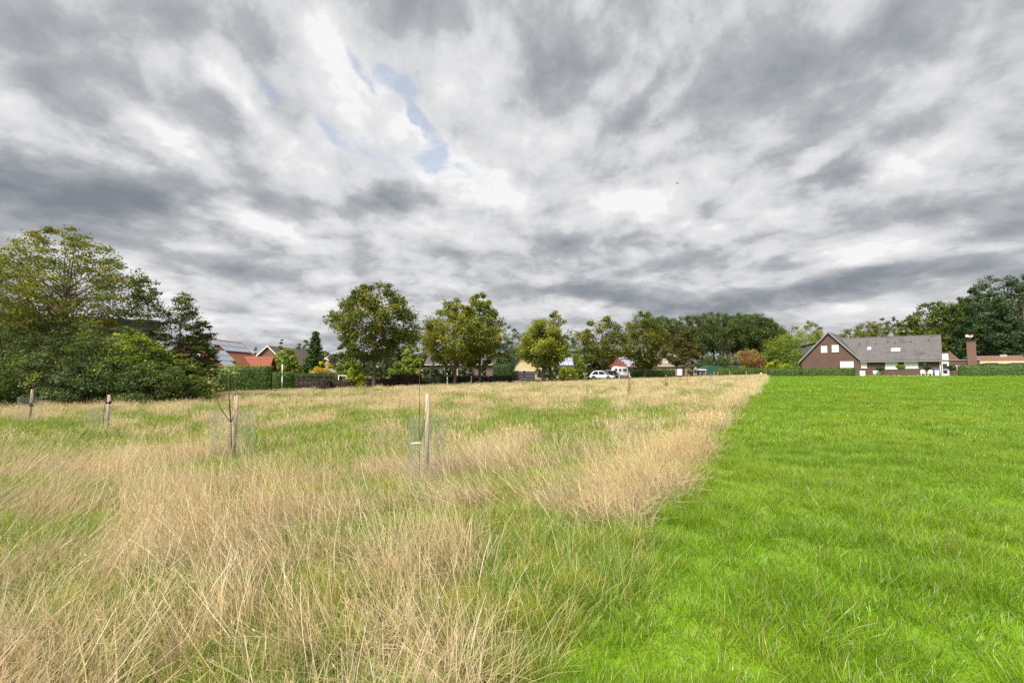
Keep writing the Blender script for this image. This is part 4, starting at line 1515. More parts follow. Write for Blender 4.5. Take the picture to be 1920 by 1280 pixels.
# ---- small red roofed house, mostly hidden
x, y = at_px(612, 96)
zl = gz(x, y)
T = thing('small_house', 'small red roofed house with solar panels peeping over the orange bush', 'house', (x, y, zl), radians(2))
hr = py_z(672, 96) - zl
mb = MB(); gable_wall(mb, -3.6, 3.6, 0, 9, 1.7, hr, 'y', M['render_white']); mb.build('wall', T)
mb = MB(); gable_roof(mb, -3.6, 3.6, 0, 9, 1.7, hr, 'y', M['tile_orange'], .4, .3, .18); rf_ = mb.build('roof', T)
sl = (hr - 1.7) / 3.6
for s in (-1, 1):
    mb = MB(); mb.prism([(s * 4.0, -.38, 1.7 - .4 * sl), (s * 4.0, -.38, 1.7 - .4 * sl + .26), (0, -.38, hr + .28), (0, -.38, hr)], (0, .06, 0), M['white']); mb.build('bargeboard', T)
un = np.array((-3.6, 0, hr - 1.7)); nn = np.array((hr - 1.7, 0, 3.6))
un, nn = un / np.linalg.norm(un), nn / np.linalg.norm(nn)
solar_row(rf_, np.array((3.6, .6, 1.7)) + un * .4 + nn * .1, (0, 1, 0), un, 3, 3, 1.6, 1.0, nn, .05, .15)

# ---- dark clad house behind the left trees
x, y = px_x(150, 44), 44
zl = gz(x, y)
T = thing('flat_roofed_house', 'dark clad flat roofed house hidden behind the tall left trees', 'house', (x, y, zl), radians(38))
top = py_z(594, 44) - zl
mb = MB(); mb.box(-9, 5.6, 0, 7, -.3, 3.0, M['render_white']); mb.build('wall', T)
mb = MB(); mb.box(-9.1, 5.8, -.12, 7.1, 3.003, top - .25, M['cladding']); o = mb.build('upper_wall', T); o['label'] = 'dark grey clad upper storey'
mb = MB(); mb.box(-9.3, 6.0, -.3, 7.3, top - .247, top, M['darkgrey']); mb.build('roof', T)
for x_ in (-7, -4.2, -1.2, 1.8, 4.4):
    window(T, x_, 1.0, 1.5, 1.3, 0, 'glass', .1, split=1)
for x_ in (-6, -2, 2.4):
    window(T, x_, 4.0, 1.2, 1.2, -.12, 'glass', .1)

# ================================================================== STREET FURNITURE AND SMALL THINGS
# ---- dark slatted garden fence
x0, y0 = at_px(959, 86.5); x1, y1 = at_px(1003, 86.5)
T = thing('garden_fence', 'dark anthracite panel fence before the yellow house', 'fence', (x0, y0, gz(x0, y0)), 0)
for i in range(4):
    for j in range(6):
        mb = MB()
        a = i * 1.12
        mb.box(a + .05, a + 1.07, -.02, .02, .12 + j * .29, .12 + j * .29 + .265, M['anthracite'])
        mb.build('slat', T)
for i in range(5):
    mb = MB(); a = i * 1.12
    mb.box(a - .045, a + .045, -.05, .05, -.3, 1.92, M['darkgrey']); mb.build('post', T)
for zz in (.70, 1.28):
    mb = MB(); mb.box(.05, 4.43, -.032, -.021, zz - .02, zz + .01, M['metal']); mb.build('trim', T)

# ---- warning sign on a post
x, y = at_px(1007, 80)
T = thing('warning_sign', 'red and white triangular warning sign with plate on a thin post', 'sign', (x, y, gz(x, y)), 0)
mb = MB(); mb.tube([(0, 0, -.3), (0, 0, 2.45)], [.035, .035], M['metal']); mb.build('post', T)
zs_ = 1.72
mb = MB(); mb.prism([(-.45, -.06, zs_), (.45, -.06, zs_), (.0, -.06, zs_ + .78)], (0, .02, 0), M['red']); pl = mb.build('triangle', T)
mb = MB(); mb.prism([(-.30, -.066, zs_ + .09), (.30, -.066, zs_ + .09), (.0, -.066, zs_ + .60)], (0, .005, 0), M['white']); mb.build('sign_face', pl)
mb = MB(); mb.box(-.04, .04, -.072, -.067, zs_ + .16, zs_ + .40, M['black']); mb.build('symbol', pl)
mb = MB(); mb.box(-.32, .32, -.06, -.04, zs_ - .42, zs_ - .04, M['white']); mb.build('plate', T)

# ---- white marker posts along the lane
for px, d, pb, lb in ((839, 63.5, 719, 'white marker post just left of the second street tree'), (884, 66.5, 718, 'white marker post just left of the third street tree'),
                      (1160.5, 86, 712, 'white marker post before the caravan')):
    x, y = at_px(px, d)
    zb = gz(x, y)
    T = thing('marker_post', lb, 'post', (x, y, zb), .2, 'white marker posts along the lane')
    mb = MB(); mb.prism([(-.07, -.05, -.2), (.07, -.05, -.2), (.06, .06, -.2), (-.06, .06, -.2)], (0, 0, 1.35), M['white']); mb.build('post', T)
    mb = MB(); mb.box(-.075, .075, -.056, .062, .80, .92, M['black']); mb.build('band', T)
    mb = MB(); mb.prism([(-.07, -.05, 1.15), (.07, -.05, 1.15), (.06, .06, 1.15), (-.06, .06, 1.15)], (.0, .01, .08), M['white']); mb.build('cap', T)

# ---- tall thin post near the left hedge
x, y = at_px(531, 46)
T = thing('post', 'tall thin grey post with white top before the left hedge', 'post', (x, y, gz(x, y)), 0)
zt_ = py_z(683, 46) - gz(x, y)
mb = MB(); mb.tube([(0, 0, -.3), (-.03, 0, zt_ * .62)], [.05, .045], M['metal']); mb.build('pole', T)
mb = MB(); mb.tube([(-.03, 0, zt_ * .62), (-.05, 0, zt_)], [.06, .06], M['white']); mb.build('upper_tube', T)

# ---- football goal
x, y = at_px(643, 62)
T = thing('football_goal', 'small white football goal left of the lime shrub', 'goal', (x, y, gz(x, y)), -.5)
for s in (-.75, .75):
    mb = MB(); mb.tube([(s, 0, -.1), (s, 0, 1.65)], [.055, .055], M['white']); mb.build('upright', T)
    mb = MB(); mb.tube([(s, 0, 1.65), (s, .55, 1.6), (s, 1.1, .05)], [.03, .03, .03], M['white']); mb.build('stay', T)
mb = MB(); mb.tube([(-.75, 0, 1.65), (.75, 0, 1.65)], [.055, .055], M['white']); mb.build('crossbar', T)
mb = MB()
for i in range(9):
    a = -.75 + 1.5 * i / 8
    mb.tube([(a, .55, 1.58), (a, 1.1, .05)], [.008, .008], M['white'], 3, False)
for j in range(7):
    f_ = j / 6
    mb.tube([(-.75, .55 + .55 * f_, 1.58 - 1.53 * f_), (.75, .55 + .55 * f_, 1.58 - 1.53 * f_)], [.008, .008], M['white'], 3, False)
mb.build('net', T)

# ---- garden light at the corner of the long grass
x, y = at_px(1426, 70)
T = thing('garden_lamp', 'slim black lamp post with white globe at the meadow corner', 'lamp', (x, y, gz(x, y)), 0)
h_ = py_z(700.5, 70) - gz(x, y)
mb = MB(); mb.tube([(0, 0, -.2), (0, 0, h_ - .1)], [.04, .035], M['darkgrey']); mb.build('pole', T)
mb = MB(); mb.lathe([(.03, -.12), (.11, -.06), (.13, .03), (.09, .12), (.02, .16)], M['white'], 12, (0, 0, h_)); mb.build('globe', T)

# ---- green tarpaulin shelter and low shed
x, y = at_px(1340, 128)
T = thing('tarpaulin_shelter', 'low arched shelter covered with green tarpaulin before the wood', 'shelter', (x, y, gz(x, y)), -.1)
arc = [(-4.4 + 8.8 * i / 14, 0, .9 + 1.55 * sin(pi * i / 14) ** .8) for i in range(15)]
mb = MB(); mb.prism([(-4.4, 0, -.3)] + arc + [(4.4, 0, -.3)], (0, 6, 0), M['tarp']); mb.build('cover', T)
for a in (-2.2, 0, 2.2):
    mb = MB(); mb.box(a - .04, a + .04, -.05, -.003, -.2, 2.1, M['tarp']); mb.build('rib', T)
x, y = at_px(1312, 120)
T = thing('garden_shed', 'low dark shed with pale flat roof beside the green tarpaulin', 'shed', (x, y, gz(x, y)), 0)
mb = MB(); mb.box(-1.5, 1.5, 0, 2.5, -.2, 1.25, M['cladding']); mb.build('wall', T)
mb = MB(); mb.prism([(-1.75, -.2, 1.253), (1.75, -.2, 1.253), (1.5, -.2, 1.55), (-.8, -.2, 1.62)], (0, 2.9, 0), M['shutter']); mb.build('roof', T)
mb = MB(); mb.box(-.5, .4, -.04, .02, -.1, 1.1, M['darkgrey']); mb.build('door', T)

# ---- wooden pasture stakes along the far edge
rng = np.random.default_rng(4)
for k, (px, d) in enumerate(((1301, 100), (1312, 102), (1322, 98), (1338, 101), (1345, 97), (1367, 99), (1398, 96))):
    x, y = at_px(px, d)
    mb = MB(); hh = rng.uniform(.95, 1.15)
    mb.tube([(0, 0, -.2), (.02, 0, hh)], [.045, .04], M['stake'], 7)
    o = mb.build('fence_post', loc=(x, y, gz(x, y)))
    tag(o, 'short pale wooden fence post at the far meadow edge before the tarpaulin', 'post', 'fence posts at the far meadow edge')

# ================================================================== TREES, HEDGES, SHRUBS
# street trees along the lane
SG = 'street trees along the lane'


def street(px, d, top, half, cols, label, seed, base=None, prof='oak', z0f=.27, leaf=.25, ncl=150, lpc=80, tr=.26, bottom=None, **kw):
    x, y = at_px(px, d)
    zb = gz(x, y)
    H = py_z(top, d) - zb
    z0 = (py_z(bottom, d) - zb) if bottom else H * z0f
    return make_tree('street_tree', label, 'tree', x, y, H, z0, half / F * d, prof, ncl, lpc, leaf, cols, tr, 34, seed, SG, **kw)


street(702, 58, 531, 72, OAK, 'tall dark green oak, first and biggest of the street trees', 21, bottom=672, ncl=210, lpc=66, leaf=.31, asym=.26, rc=.20)
street(853, 65.6, 560, 62, LIND, 'yellowing open topped street tree with bare twigs near its top', 22, bottom=682, prof='egg', ncl=190, lpc=62, leaf=.31, asym=.26, rc=.2)
street(899, 68.5, 549, 44, MAPLE, 'tall dark tree close behind the yellowing street tree', 23, bottom=690, ncl=150, lpc=64, leaf=.32, asym=.28, rc=.24)
street(1018, 76.8, 590, 49, LIND2, 'golden green rounded street tree before the yellow house', 24, bottom=686, prof='egg', ncl=140, lpc=95, leaf=.27)
street(1032, 78.5, 581, 38, MAPLE, 'darker street tree directly behind the golden green one', 25, bottom=690, ncl=100, lpc=80, leaf=.27)
street(1129, 86.6, 593, 41, MAPLE, 'dense green street tree standing behind the white cars', 26, bottom=688, ncl=140, lpc=90, leaf=.29)
street(1208, 95.2, 584, 40, MAPLE, 'tall dense green street tree before the red roofed bungalow', 27, bottom=688, ncl=150, lpc=90, leaf=.31)
street(1281, 105, 614, 30, [((.115, .105, .03), 5), ((.085, .09, .025), 4), ((.16, .12, .035), 2)], 'last and smallest street tree, olive brown, before the beige house', 28, bottom=686, prof='egg', ncl=110, lpc=80, leaf=.3)

# young staked tree with its tripod
x, y = at_px(1213, 98)
T = make_tree('young_tree', 'young light green tree held by three slanting pale stakes', 'tree', x, y, py_z(664, 98) - gz(x, y), py_z(690, 98) - gz(x, y), 2.0, 'egg', 45, 45, .25, LGREEN, .07, 12, 31)
for a in (0, 2.1, 4.2):
    mb = MB(); mb.tube([(.75 * cos(a), .75 * sin(a), -.2), (.25 * cos(a), .25 * sin(a), 2.2)], [.055, .05], M['stake'], 7); mb.build('stake', T)

# ---- left group
LG = 'trees of the dense left group'
x, y = at_px(112, 34)
zb = gz(x, y)
make_tree('tall_tree', 'tall open crowned olive tree with several trunks at far left', 'tree', x, y, py_z(430, 34) - zb, py_z(640, 34) - zb, 4.9, 'oak', 560, 30, .165, LEFT1, .20, 110, 41, LG, stems=3, asym=.2, rc=.13, squash=.5, shell=.3, top=.95)
x, y = at_px(30, 36)
make_tree('tall_tree', 'tall dark tree cut by the left edge of the photo', 'tree', x, y, py_z(470, 36) - gz(x, y), 1.5, 4.2, 'oak', 330, 30, .165, LEFT1, .17, 60, 42, LG, asym=.25, rc=.15, squash=.5)
x, y = at_px(-70, 35)
make_tree('tall_tree', 'tall tree just outside the photo at far left', 'tree', x, y, py_z(440, 35) - gz(x, y), 1.5, 4.5, 'oak', 130, 60, .19, LEFT1, .17, 30, 43, LG, asym=.25, rc=.2, squash=.5)
for px, d, top, half, lb, sd in ((268, 35, 518, 58, 'slender feathery dark tree with twin tops above the shrubs', 44), (336, 37, 550, 56, 'slender feathery tree right of the twin topped one', 45), (376, 39, 602, 36, 'short feathery tree at the right end of the left group', 46)):
    x, y = at_px(px, d)
    make_tree('slender_tree', lb, 'tree', x, y, py_z(top, d) - gz(x, y), 1.6, half / F * d, 'feather', 230, 28, .155, [((.12, .16, .045), 4), ((.095, .13, .04), 4), ((.17, .19, .05), 1)], .11, 50, sd, LG, rc=.24, squash=.40, shell=.2, top=.97, stems=2 if sd == 44 else 1, asym=.3)
LSH = [
    (-40, 31, 600, 80, SHRUB), (30, 31.5, 585, 75, LDARK), (95, 32, 600, 70, LBLUE), (150, 31, 606, 62, LDARK), (205, 31.5, 594, 66, SHRUB),
    (248, 32.5, 616, 52, LGREEN), (300, 34, 648, 44, SHRUB), (340, 35, 660, 32, SHRUB), (376, 37, 692, 20, SHRUB), (60, 30, 660, 60, LDARK), (180, 30, 668, 60, LBLUE), (290, 31, 680, 55, LDARK), (350, 34, 700, 38, SHRUB),
]
names = ['bushy green shrub cut by the left photo edge', 'dense dark shrub under the open crowned tree at far left', 'bluish dark shrub behind the leftmost sapling', 'dark shrub between the two leftmost saplings',
         'green shrub above the second stake from the left', 'light yellow green shrub under the slender twin topped tree', 'green shrub below the slender feathery tree', 'green shrub left of the orange roofed house',
         'small green shrub beside the left end of the hedge', 'low dark shrub behind the first stake', 'low bluish dark shrub behind the second stake', 'low dark shrub under the light yellow green one', 'low green shrub at the right foot of the left group']
for (px, d, top, half, cols), lb, sd in zip(LSH, names, range(50, 80)):
    x, y = at_px(px, d)
    bush('shrub', lb, x, y, py_z(top, d) - gz(x, y), half / F * d * 1.02, cols, .165, sd, 95, 44, 'oak', group='shrubs of the left group', asym=.42, z0=-.1, squash=.55, aspect=.5, rc=.25)

# ---- hedges left
hedge('hedge', 'tall clipped green hedge with bright fresh top before the orange roofed house', at_px(404, 54), at_px(510, 56), 3.0, 1.6, .17, HEDGE, 61, [((.22, .30, .03), 1)], 60, taper=.04)
hedge('hedge', 'lower green hedge running right from the tall clipped hedge', at_px(512, 62), at_px(552, 63.5), 2.2, 1.1, .17, HEDGE, 62)
hedge('hedge', 'long low dark hedge behind the football goal', at_px(536, 65), at_px(655, 67), 2.0, 1.3, .18, [((.05, .085, .02), 5), ((.04, .07, .018), 4), ((.08, .12, .025), 1)], 63, [((.10, .15, .03), 1)])
for k, (pa, pb, d, top, cols, lb) in enumerate((
        (557, 620, 55, 711.5, PLUM, 'low reddish border shrubs left of the football goal'), (598, 660, 57, 714, PLUM + DARK, 'low mixed border before the football goal'),
        (655, 745, 63, 711, PLUM + DARK, 'low dark border hedge behind the first street tree'), (735, 790, 65, 703, PLUM, 'mounded dark plum border shrub right of the first street tree'),
        (780, 850, 68, 708, DARK + PLUM, 'low dark border hedge left of the second street tree'), (842, 905, 71, 706, PLUM, 'low plum border hedge between second and third street tree'), (898, 958, 74, 705, PLUM + DARK, 'low dark border hedge left of the anthracite fence'))):
    P_, Q_ = at_px(pa, d), at_px(pb, d + 1.5)
    hedge('border_hedge', lb, P_, Q_, py_z(top, d) - gz(*P_), 1.5, .2, cols, 70 + k, group='low borders along the lane', round_=.5, wob=.15, cat='hedge')
hedge('hedge', 'upright dark green hedge left of the anthracite fence', at_px(925, 85), at_px(961, 85), py_z(682, 85) - gz(0, 85), 1.4, .2, DARK + HEDGE, 80)
hedge('hedge', 'low bright topped hedge right of the caravan', at_px(1184, 103), at_px(1263, 105), 1.55, 1.0, .2, HEDGE, 81, [((.20, .28, .03), 1)])
hedge('hedge', 'long dark green hedge along the far meadow edge', at_px(1345, 103), at_px(1440, 100), py_z(690.5, 102) - gz(50, 102), 1.3, .22, HEDGE, 82)
hedge('hedge', 'clipped dark hedge left of the brick house, turning the lawn corner', at_px(1438, 88), at_px(1503, 86), py_z(690, 87) - gz(55, 87), 1.4, .2, HEDGE, 83)
hedge('hedge', 'clipped green hedge in front of the brick gable', at_px(1500, 86), at_px(1601, 80), py_z(690, 83) - gz(58, 83), 1.3, .19, HEDGE, 84)
hedge('hedge', 'clipped green hedge right of the brick house, before the chimney', at_px(1796, 72), at_px(1990, 66), py_z(684.5, 71) - gz(75, 71), 1.4, .18, HEDGE, 85, [((.12, .19, .03), 1)])
hedge('hedge', 'thin hedge with fence left of the yellow house', at_px(955, 94), at_px(972, 94), 1.9, .8, .2, HEDGE, 86)

# ---- shrubs and garden trees of the middle distance
def put_bush(px, d, top, half, cols, label, seed, leaf=.22, ncl=55, lpc=45, prof='dome', name='shrub', cat='shrub', **kw):
    x, y = at_px(px, d)
    return bush(name, label, x, y, py_z(top, d) - gz(x, y), half / F * d, cols, leaf, seed, ncl, lpc, prof, cat, **kw)


def put_tree(px, d, top, half, cols, label, seed, prof='egg', name='garden_tree', z0f=.2, ncl=90, lpc=60, leaf=.28, tr=.16, limbs=16, **kw):
    x, y = at_px(px, d)
    H = py_z(top, d) - gz(x, y)
    return make_tree(name, label, 'tree', x, y, H, H * z0f, half / F * d, prof, ncl, lpc, leaf, cols, tr, limbs, seed, **kw)


put_bush(668, 60, 684, 18, LIME, 'bright lime shrub between football goal and first street tree', 101, .2, 70, 50, up=.2, z0=-.1)
put_bush(607, 74, 679, 22, YELLOW, 'orange yellow shrub above the long low hedge', 102, .22, 60, 55, z0=-.1)
put_tree(537, 78, 651, 27, LGREEN, 'round bright green tree before the brick gable', 103, 'egg', z0f=.1, ncl=110, lpc=60)
put_tree(591, 78, 621, 25, CONIF, 'broad dark conifer with sharp top beside the brick gable', 104, 'cone', 'conifer', .03, 240, 46, .26, .15, 20, mat='needle', squash=.45, droop=.25, rc=.34)
put_tree(527, 100, 631, 10, CONIF, 'thin dark conifer spire behind the round bright tree', 105, 'spire', 'conifer', .05, 60, 45, .28, .12, 14, mat='needle', squash=.4, droop=.2, rc=.34)
put_tree(479, 130, 650, 9, CONIF, 'small far conifer left of the brick gable', 106, 'spire', 'conifer', .05, 45, 35, .35, .12, 10, mat='needle', squash=.4)
put_tree(568, 118, 634, 22, DARK, 'dark tree behind the roof of the brick gable', 107)
put_bush(650, 66, 668, 16, LGREEN, 'light green shrub left of the first street trunk', 108, .22, 60, 45, prof='broad')
put_tree(655, 80, 636, 30, DARK, 'dark tree behind the left side of the oak', 109, z0f=.08, ncl=90)
put_tree(735, 84, 640, 34, DARK, 'dark tree behind the right side of the oak', 110, z0f=.08, ncl=90)
put_tree(772, 76, 640, 18, LGREEN, 'bright yellow green garden tree right of the oak', 111, z0f=.12, ncl=70)
put_bush(743, 74, 676, 16, LGREEN, 'light green garden shrub right of the first trunk', 112, .22, 55, 40)
for px, top, lb, c in ((691, 690, 'slim brownish conifer just behind the oak trunk', CONIF), (708, 684, 'slim olive conifer right of the oak trunk', [((.10, .09, .025), 3), ((.07, .08, .022), 3)]), (720, 682, 'second slim olive conifer right of the oak trunk', [((.10, .09, .025), 3), ((.07, .08, .022), 3)])):
    put_tree(px, 70, top - 6, 7, c, lb, 113 + px, 'column', 'conifer', .02, 40, 40, .2, .08, 6, mat='needle', group='slim conifers behind the oak', shell=.6)
for px, top, h, lb in ((767, 678, 9, 'dark pointed conifer before the plum brick house, left of the pair'), (783, 681, 8, 'dark pointed conifer close to the leftmost one'), (812, 683, 17, 'broad dark yew shrub before the plum brick house'), (836, 676, 9, 'pointed dark conifer left of the second street trunk'), (846, 678, 8, 'slim dark conifer behind the second street trunk'),
                       (873, 679, 17, 'dark bushy conifer between second and third street tree'), (906, 680, 9, 'olive conifer right of the third street trunk')):
    put_tree(px, 78, top, h, CONIF if h < 12 else DARK, lb, 200 + px, 'cone' if h < 12 else 'light', 'conifer', .03, 60, 46, .22, .1, 8, mat='needle', group='conifers before the plum brick house', shell=.5)
put_tree(785, 120, 606, 26, FOREST, 'dark wood tree behind the gap right of the oak', 120, z0f=.2)
put_tree(812, 125, 612, 26, FOREST, 'dark wood tree behind the yellowing street tree', 121, z0f=.2)
put_tree(948, 120, 604, 26, FOREST, 'dark tree behind the gap left of the golden street tree', 122, 'oak', z0f=.18, ncl=80, lpc=52, asym=.35)
put_tree(968, 126, 614, 22, BLUISH, 'bluish dark tree left of the golden street tree', 123, 'oak', z0f=.18, ncl=70, lpc=50)
put_tree(925, 112, 620, 22, DARK, 'dark tree behind the plum brick house', 124, 'oak', z0f=.15)
put_tree(1068, 130, 628, 22, FOREST, 'dark tree behind the yellow house wing', 125, 'oak', z0f=.25, ncl=60, lpc=44, asym=.35)
put_tree(1088, 135, 622, 20, FOREST, 'dark tree behind the gap left of the dense street tree', 126, 'oak', z0f=.25, ncl=60, lpc=44)
put_bush(1083, 104, 664, 15, LGREEN, 'light green garden tree right of the yellow house', 127, .26, 60, 45, 'broad')
put_bush(1064, 88, 688, 16, LIME, 'bright spreading shrub before the yellow house wing', 128, .22, 60, 50, z0=0)
put_bush(1081, 89, 691, 11, SHRUB, 'green shrub right of the bright spreading one', 129, .22, 45, 45, z0=0)
put_tree(1108, 87.5, 670, 9, DARK, 'dark columnar conifer left of the white cars', 130, 'column', 'conifer', .02, 70, 50, .22, .12, 8, mat='needle', shell=.55)
put_tree(1119, 90, 680, 9, DARK, 'broader dark conifer just right of the columnar one', 131, 'column', 'conifer', .02, 60, 50, .22, .12, 8, mat='needle', shell=.55)
put_tree(1036, 88, 676, 8, CONIF, 'dark columnar conifer between the two trunks of the golden pair', 132, 'column', 'conifer', .02, 50, 46, .22, .1, 6, mat='needle', shell=.55)
put_bush(1020, 90, 690, 14, DARK, 'dark shrub behind the golden street tree trunk', 133, .22, 40, 40)
put_bush(1057, 98, 684, 7, RUSSET, 'thin russet shrub against the yellow house wing', 134, .2, 24, 24)
put_bush(1216, 112, 680, 20, SHRUB, 'dark green shrub behind the young staked tree', 135, .26, 45, 40)
put_bush(1297, 108, 676, 8, [((.26, .24, .10), 3), ((.18, .20, .07), 3)], 'pale feathery tall shrub right of the last street tree', 136, .24, 24, 26, 'column')
put_bush(1404, 106, 654, 25, RUSSET, 'large russet brown shrub behind the far hedge', 137, .27, 90, 50, 'broad')
put_bush(1424, 110, 658, 10, LGREEN, 'light green shrub right of the russet one', 138, .26, 40, 40, 'broad')
put_bush(1436, 112, 668, 14, PLUM, 'plum dark shrub between russet and green shrubs', 139, .26, 40, 40)
put_bush(1396, 104, 684, 11, LIME, 'low lime shrub behind the far hedge', 140, .24, 36, 40)
put_bush(1452, 96, 676, 14, LIME, 'yellow green rounded shrub left of the brick house', 141, .24, 50, 46)
put_bush(1476, 96, 683, 11, LIME, 'low yellow green shrub close to the brick gable', 142, .24, 40, 42)
put_bush(1455, 104, 656, 18, SHRUB, 'olive green shrub under the light green tree', 143, .26, 60, 44, 'broad')
put_bush(1492, 92, 685, 9, HEDGE, 'small round green shrub at the gable corner', 144, .22, 36, 40)
x, y = at_px(1378, 105)
make_tree('blue_spruce', 'small pale blue spruce behind the far hedge', 'tree', x, y, py_z(667, 105) - gz(x, y), .6, 1.5, 'cone', 50, 26, .25, BLUESPR, .1, 14, 145, mat='needle', squash=.35, droop=.15, rc=.35)
put_tree(1490, 104, 622, 48, LGREEN, 'broad light green tree left of the brick house', 146, 'broad', z0f=.08, ncl=150, lpc=66, leaf=.3, tr=.25)
put_tree(1512, 124, 602, 33, MAPLE, 'taller open tree behind the light green one', 147, 'oak', z0f=.3, ncl=90, lpc=52, leaf=.32, tr=.25, asym=.35)
put_bush(1858, 84, 676, 12, LIME, 'yellow green shrub showing over the hedge right of the chimney', 148, .22, 34, 40)

# ---- woods behind
WG = 'tall trees of the wood in the centre'
rng = np.random.default_rng(77)
protos = []
for k in range(4):
    t_ = make_tree('wood_tree', 'tall dark deciduous tree in the wood behind the meadow', 'tree', 45 + k * 7, 150 + 4 * (k % 2), 19.5, 6.8, 6.0, 'oak', 120, 56, .42, FOREST, .32, 26, 300 + k, WG, bark='bark_dark', asym=.34, rc=.26, shell=.4)
    protos.append(t_)
spots = []
for px, d, top in ((1228, 150, 592), (1246, 158, 590), (1262, 150, 594), (1283, 160, 590), (1300, 152, 588), (1318, 148, 586), (1338, 152, 582), (1356, 146, 583), (1374, 155, 588), (1392, 148, 584),
                   (1408, 152, 586), (1425, 148, 585), (1440, 144, 592), (1455, 142, 604), (1466, 140, 614), (1400, 176, 590), (1440, 172, 600), (1240, 176, 600)):
    spots.append((px, d, top))
for i, (px, d, top) in enumerate(spots):
    x, y = at_px(px, d)
    src = protos[i % 4]
    H = py_z(top, d) - gz(x, y)
    s = H / 19.9
    w = s * (.78 if i < 15 else .95)
    if i < 4:
        src.location = (x, y, gz(x, y)); src.scale = (w, w, s); src.rotation_euler = (0, 0, i * 1.7)
    else:
        copy_tree(src, src['label'], x, y, w, i * 2.4, WG, s)
x, y = at_px(1268, 185)
for k, (px, d) in enumerate(((1235, 186), (1285, 188), (1340, 186), (1395, 184), (1445, 178))):
    x, y = at_px(px, d)
    bush('undergrowth', 'dark undergrowth at the foot of the central wood', x, y, 5, 8, DARK, .6, 340 + k, 60, 46, 'dome', 'undergrowth', group='undergrowth of the central wood', z0=-.2)
for k, (px, d, top, half) in enumerate(((1325, 138, 676, 26), (1365, 137, 672, 26), (1400, 138, 664, 22), (1440, 132, 660, 24), (1288, 140, 680, 20))):
    put_bush(px, d, top, half, DARK, ('dark shrub behind the green tarpaulin shelter', 'dark shrub just left of the russet shrub', 'dark shrub behind the russet shrub', 'dark shrub behind the light green tree, before the wood', 'dark shrub behind the last street tree')[k], 350 + k, .4, 60, 46, 'broad', 'shrub', 'shrub', group='shrubs fronting the central wood', z0=-.2)

# big trees on the right
RGp = 'big trees on the right behind the chimney'
RT = [
    (1716, 108, 588, 30, MAPLE, 'dark tree right behind the end of the grey tiled roof'), (1752, 112, 566, 42, FOREST, 'green tree between grey roof and chimney'), (1788, 106, 556, 44, SHRUB, 'lighter green broad tree directly behind the chimney'),
    (1828, 110, 546, 44, [((.10, .10, .03), 3), ((.07, .09, .025), 4)], 'olive brown topped tree right of the chimney'), (1850, 100, 540, 46, BLUISH, 'bluish dark tree over the low reddish roof'), (1880, 106, 515, 56, FOREST, 'tallest dark tree near the right photo edge'),
    (1925, 100, 512, 56, BLUISH, 'tall dark tree cut by the right photo edge'), (1980, 104, 500, 60, FOREST, 'tall tree outside the right photo edge'), (1905, 106, 598, 44, DARK, 'dark lower tree over the carport'), (1838, 104, 600, 40, DARK, 'low dark tree behind the reddish roof'),
]
for k, (px, d, top, half, c, lb) in enumerate(RT):
    put_tree(px, d, top, half, c, lb, 400 + k, 'broad', 'big_tree', .06, 260, 46, .38, .35, 30, group=RGp, asym=.28, rc=.18)
BG = 'trees behind the grey tiled roof'
for k, (px, d, top, half, lb) in enumerate(((1600, 135, 612, 30, 'leftmost tree showing over the grey tiled roof'), (1630, 138, 600, 30, 'tree showing over the middle of the grey roof'), (1655, 136, 596, 26, 'taller tree behind the grey roof left of the birch'))):
    put_tree(px, d, top, half, MAPLE, lb, 420 + k, 'oak', 'garden_tree', .15, 150, 38, .33, .25, 24, group=BG, asym=.3, rc=.19)
put_tree(1679, 132, 591, 13, [((.12, .12, .05), 3), ((.09, .10, .04), 3)], 'thin airy birch with drooping twigs over the grey roof', 424, 'column', 'birch', .3, 40, 34, .3, .14, 16, droop=.2, shell=.3)

# far-off wood that closes the horizon behind everything
rngf = np.random.default_rng(9)
PP, CC = [], []
for k in range(120):
    a = -1.1 + 2.25 * k / 119
    r = rngf.uniform(235, 290)
    cx, cy = r * sin(a), r * cos(a)
    hh = rngf.uniform(8, 13)
    n = 170
    d = rand_dirs(rngf, n)
    p = np.stack([cx + d[:, 0] * 7.5, cy + d[:, 1] * 7.5, gz(cx, cy) + hh * .5 + d[:, 2] * hh * .55], 1)
    PP.append(p); CC.append(np.tile(pick_cols(rngf, FOREST, 1) * rngf.uniform(.8, 1.2), (n, 1)))
PP, CC = np.concatenate(PP), np.concatenate(CC)
V, Fq = leaf_quads(rngf, PP, 2.2, .3, .8)
o = bpy.data.objects.new('far_wood', np_mesh('far_wood', V, Fq, mats=[M['leaf']], col=np.repeat(CC, 4, 0)))
link(o); tag(o, 'far-off dark wood along the horizon behind the houses', 'wood', kind='stuff')

